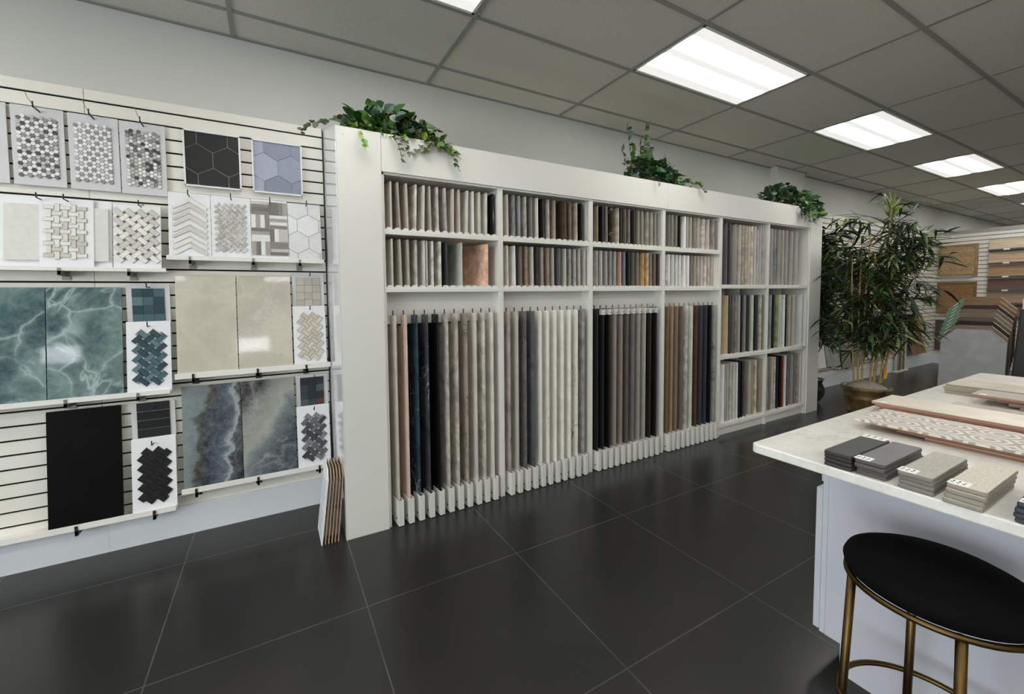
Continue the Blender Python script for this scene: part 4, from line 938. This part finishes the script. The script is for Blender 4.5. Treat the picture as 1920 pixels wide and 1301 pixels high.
# octagonal flooring boards in floor racks
def oct_rack(y0, x0, W, label, cols, grp, n0, who):
    t = thing('board_rack', label, 'display rack', (x0, y0-W/2, 0))
    m = MB().box((x0-.04, y0+.03, 0), (x0+.60, y0+.06, .07)).box((x0-.04, y0-W-.06, 0), (x0+.60, y0-W-.03, .07)).box((x0+.45, y0-W-.06, 0), (x0+.60, y0+.06, .10)); m.build('base_frame', 'rack_black', t)
    m = MB().prism([(x0-.02, y0-W-.045, .07), (x0+.56, y0-W-.045, .07), (x0+.56, y0-W-.045, 1.15), (x0+.30, y0-W-.045, 1.15)], (0, -.02, 0)); m.build('side_plate', 'rack_black', t)
    for k, c in enumerate(cols):
        xb_ = x0+k*.048; zb = .10+k*.052; h = .785; ln = .085; ch = .155; cw = .14
        P = lambda y, z: (xb_+ln*z, y0+y, zb+z)
        b = thing('flooring_board', '%s board with cut corners, %s from the front in %s' % (cname(c), ordn(k), who), 'flooring sample', (xb_, y0-W/2, zb), grp)
        pts = [P(-.004, 0), P(-.004, h-ch), P(-cw, h), P(-W+cw, h), P(-W, h-ch), P(-W, 0)]
        m = MB().prism(pts, (.011, 0, 0)); o = m.build('board_face', 'wood_obj' if k else 'stone_satin', b); o.color = C(*c, 1.05)
        if k: m = MB().prism([P(.035, h-ch-.03), P(.035, h-ch-.005), P(-cw+.02, h+.008), P(-cw+.02, h-.02), P(-.004, h-ch-.03)], (.003, 0, 0)); m.build('plastic_corner', 'green_film', b)
        m = MB().tube([Vector(P(-W+cw, h))+Vector((-.001, 0, .001)), Vector(P(-W-.001, h-ch))+Vector((-.001, 0, .001))], .004, 5); m.build('edge_strip', cm((196, 184, 166)), b)
        if k: MB().tube([Vector(P(-.02, h-ch*.9+.012))+Vector((-.006, 0, 0)), Vector(P(-.07, h-ch*.5+.008))+Vector((-.006, 0, 0))], .004, 5).build('edge_tape', 'sticker', b)
oct_rack(-.945, 6.62, .575, 'black floor rack of cut-corner flooring boards, left of two', g3('182,184,184 142,122,104 38,28,22 104,88,72 138,122,104 120,106,90 58,38,36 128,104,70 142,118,84'), 'boards in the left floor rack', 0, 'left floor rack')
oct_rack(-1.72, 6.55, .575, 'black floor rack of brown flooring boards cut by the right edge', g3('128,104,78 110,84,60 150,128,100 92,68,50 140,120,96 110,90,70'), 'boards in the right floor rack', 0, 'right floor rack')
t = thing('sign_card', 'small white sign card with a red emblem behind the left floor rack', 'sign', (7.30, -1.60, 1.12))
MB().box((7.30, -1.82, 1.08), (7.306, -1.52, 1.28)).build('card', 'sign_white', t); MB().lathe([(.03, 0), (.03, .003)], (0, 0, 0), 16).build
m = MB(); m.prism([(7.299, -1.72+.05*math.cos(a), 1.15+.03*math.sin(a)) for a in [k*math.pi/8 for k in range(16)]], (-.002, 0, 0)); m.build('emblem', 'sign_red', t)
m = MB()
for k in range(5): m.box((7.298, -1.80+k*.05, 1.22), (7.2995, -1.765+k*.05, 1.245))
m.build('lettering', 'ink', t)
MB().tube([(7.31, -1.67, 0), (7.31, -1.67, 1.12)], .008, 8).build('stand', 'rack_black', t)

# ------------------------------------------------------------------ island counter
CZ = .900
t = thing('island_counter', 'white island counter with pale stone top and seating overhang', 'counter', (1.0, -2.9, 0))
def rrect(x0, y0, x1, y1, r, n=6):
    out = []
    for cx, cy, a0 in ((x1-r, y0+r, -90), (x1-r, y1-r, 0), (x0+r, y1-r, 90), (x0+r, y0+r, 180)):
        out += [(cx+r*math.cos(R(a0+90*k/n)), cy+r*math.sin(R(a0+90*k/n))) for k in range(n+1)]
    return out
m = MB().prism([(x, y, CZ-.029) for x, y in rrect(-.012, -3.6, 2.36, -2.200, .022)], (0, 0, .029)); m.build('worktop', 'quartz_top', t, bevel=.004)
m = MB().prism([(.4, -2.302, 0), (.4, -2.302, .11), (.4, -2.254, .11), (.4, -2.254, CZ-.03), (.4, -3.5, CZ-.03), (.4, -3.5, 0)], (.018, 0, 0)); m.build('end_panel', 'counter_panel', t)
MB().box((.402, -2.2525, .11), (.45, -2.236, CZ-.0295)).build('frame_edge', 'counter_panel', t)
MB().box((.419, -3.5, .11), (2.2, -2.253, CZ-.03)).build('carcass', 'counter_panel', t)
MB().box((.419, -3.5, 0), (2.15, -2.303, .11)).build('plinth', 'kick_black', t)
for k in range(3):
    xa = .400+k*.6; MB().box((xa, -2.2355, .12), (xa+.596, -2.216, .662)).build('door', 'counter_panel', t, bevel=.001)
    MB().box((xa+.002, -2.2355, .69), (xa+.596, -2.230, .865)).build('drawer_front', 'counter_panel', t, bevel=.001)

def chip(x, y, z, lx, ly, th, c, mat, label, grp, rot=0, r=.006, stk=None, cat='tile sample', name='tile_chip'):
    """flat tile with rounded corners; x,y its centre"""
    t = thing(name, label, cat, (x, y, z), grp); t.rotation_euler = (0, 0, rot)
    m = MB().prism([(x+a, y+b, z) for a, b in rrect(-lx/2, -ly/2, lx/2, ly/2, r, 3)], (0, 0, th)); o = m.build('tile_body', 'stone_matt', t, bevel=.0028); o.color = C(*[v*.62+22*w_ for v, w_ in zip(c, (1.1, .9, .75))], 1.0)  # body darkened and browned: shade on the tile edges put into colour
    m = MB().prism([(x+a, y+b, z+th) for a, b in rrect(-lx/2+.001, -ly/2+.001, lx/2-.001, ly/2-.001, r, 3)], (0, 0, .0007)); o = m.build('top_face', mat, t); o.color = C(*c, 1.15)
    if stk:
        sx_, sy_, w, h = stk
        MB().box((x+sx_, y+sy_, z+th+.0007), (x+sx_+w, y+sy_+h, z+th+.0011)).build('sticker', 'sticker', t); stp = t.children[-1]
        m = MB(); q = random.Random(label)
        for k in range(3):
            yy = y+sy_+h*(.2+.28*k); m.box((x+sx_+w*.3, yy, z+th+.0011), (x+sx_+w*.3+w*.12, yy+h*.14, z+th+.0013)); m.box((x+sx_+w*.55, yy, z+th+.0011), (x+sx_+w*.55+w*q.uniform(.1, .3), yy+h*.08, z+th+.0013))
        m.build('ink_marks', 'ink', stp)
    return t
ST = [(-2.4345, (58, 58, 56), 'charcoal', (.105, -.025, .036, .055)), (-2.504, (112, 110, 110), 'mid grey', (-.125, .0, .035, .034)), (-2.590, (176, 173, 162), 'light greige', (-.122, .0, .036, .034)), (-2.672, (208, 202, 186), 'cream', (-.122, -.002, .036, .034)), (-2.775, (62, 72, 92), 'slate blue', (-.12, 0, .03, .03))]
for i, (yc, c, n, stk) in enumerate(ST):
    rnd = random.Random(i+5); z = CZ
    for k in range(4):
        dx, dy = rnd.uniform(-.004, .004), rnd.uniform(-.002, .002)
        if i == 1 and k < 2: dx += .008
        if i == 3 and k == 0: dx -= .006
        pos = ['bottom one', 'second from the bottom', 'third from the bottom', 'top one with a sticker'][k]
        stx = None
        if k == 3: stx = stk
        chip(.118+dx, yc+dy, z, .252, .064, .0100, c, 'stone_speckle' if i > 1 else 'stone_matt', '%s bar tile on the counter edge, %s of its stack' % (n, pos), 'bar tiles stacked on the counter edge', stk=stx)
        z += .0113
# terracotta-bodied long tile stacks
def long_tile(x0, x1, y0, y1, z, th, top, label, grp, c=(225, 214, 198), side='terracotta_body', stk=None, name='field_tile'):
    t = thing(name, label, 'tile', ((x0+x1)/2, (y0+y1)/2, z), grp)
    MB().box((x0, y0, z), (x1, y1, z+th*.82)).build('tile_body', side, t)
    o = MB().box((x0, y0, z+th*.82), (x1, y1, z+th)).build('glazed_face', top, t); o.color = C(*c, 1.1)
    if stk: MB().box((x0+.01, y1-.04, z+th), (x0+.035, y1-.02, z+th+.0005)).build('sticker', 'sticker', t)
for k in range(4):
    o = [.006, .012, .0, -.008][k]
    long_tile(.795+o, 1.0+o, -3.25+.01*k, -2.243-o, CZ+k*.0108, .0103, 'stone_satin', 'long cream tile with terracotta edge, %s in the tallest pink-edged stack' % ['lowest', 'second', 'third', 'topmost'][k], 'long cream tiles stacked on the counter', stk=(k == 3))
for k in range(3):
    long_tile([.50, .50, .488][k], .70, -3.2, [-2.47, -2.40, -2.335][k], CZ+k*.009, .0086, 'stone_satin', 'cream tile with terracotta edge, %s under the patterned tile' % ['lowest', 'middle', 'uppermost'][k], 'cream tiles under the patterned tile')
t = thing('patterned_tile', 'long cream tile with grey floral pattern on the counter', 'tile', (.6, -2.75, CZ+.027)); MB().box((.470, -3.2, CZ+.0272), (.72, -2.296, CZ+.0345)).build('glazed_face', 'encaustic', t)
for k in range(4):
    long_tile(1.47+.004*(k % 2), 1.70, -2.75, -2.275+.003*(k % 3), CZ+k*.0118, .0113, 'stone_matt', 'greige bar tile, %s of the far square stack' % ['bottom', 'second', 'third', 'top'][k], 'greige tiles stacked at the far end', (186, 178, 160), cm((150, 142, 124)))
long_tile(1.30, 1.46, -3.1, -2.395, CZ+.034, .010, 'stone_speckle', 'speckled taupe tile lying tilted on the far stacks', 'taupe tiles at the far end', (176, 168, 156), stk=True)
for k in range(3): long_tile(1.29+.01*k, 1.46, -3.1, [-2.53, -2.50, -2.47][k], CZ+k*.0112, .0105, 'stone_matt', 'brown-edged taupe tile, %s under the speckled tile' % ['lowest', 'second', 'third'][k], 'taupe tiles under the speckled tile', (160, 150, 138), cm((132, 100, 84)))
for k in range(2): long_tile(1.73, 1.86, -2.95, -2.285-.02*k, CZ+k*.011+.0, .0105, 'stone_satin', 'terracotta tile, %s, near the far corner of the counter' % ['lower', 'upper'][k], 'terracotta tiles at the far corner', (214, 170, 146), 'terracotta_body')
for k, (a, b, c) in enumerate(((1.93, 2.02, (224, 222, 214)), (2.06, 2.13, (180, 182, 178)), (2.17, 2.26, (232, 230, 224)))):
    long_tile(a, b, -3.0, -2.46-.04*k, CZ+.0, .012, 'stone_satin', '%s glazed strip tile at the far right of the counter' % ['near pale', 'middle grey', 'farthest white'][k], 'glazed strips at the far end', c, 'board_white')
t = thing('pale_quartz_sheet', 'thin pale veined slab lying between the tile stacks', 'tile slab', (1.15, -2.7, CZ)); MB().box((1.06, -3.1, CZ), (1.26, -2.36, CZ+.006)).build('sheet', 'marble_dark_vein', t).color = C(226, 220, 206)

# ------------------------------------------------------------------ stool
SC = (.105, -2.606)
t = thing('bar_stool', 'round black velvet bar stool with brass legs at the counter', 'stool', (SC[0], SC[1], 0))
prof = [(.02, .618), (.160, .618), (.172, .625), (.181, .640), (.183, .652), (.176, .668), (.150, .682), (.10, .690), (.05, .692), (.004, .6925)]
MB().lathe(prof, (SC[0], SC[1], 0), 48).build('seat', 'velvet_black', t, smooth=True)
ring = lambda r, z, n=48: [(SC[0]+r*math.cos(2*math.pi*k/n), SC[1]+r*math.sin(2*math.pi*k/n), z) for k in range(n)]
MB().tube(ring(.174, .615), .0075, 10, closed=True).build('seat_rim', 'brass', t, smooth=True)
MB().tube(ring(.183, .250), .0075, 10, closed=True).build('foot_ring', 'brass', t, smooth=True)
for a in (119, 209, 299, 29):
    c, s = math.cos(R(a)), math.sin(R(a))
    MB().tube([(SC[0]+c*.163, SC[1]+s*.163, .613), (SC[0]+c*.176, SC[1]+s*.176, .25), (SC[0]+c*.186, SC[1]+s*.186, .001)], .0105, 12).build('leg', 'brass', t, smooth=True)
for o in bpy.data.objects:
    if '_w' in o: del o['_w']
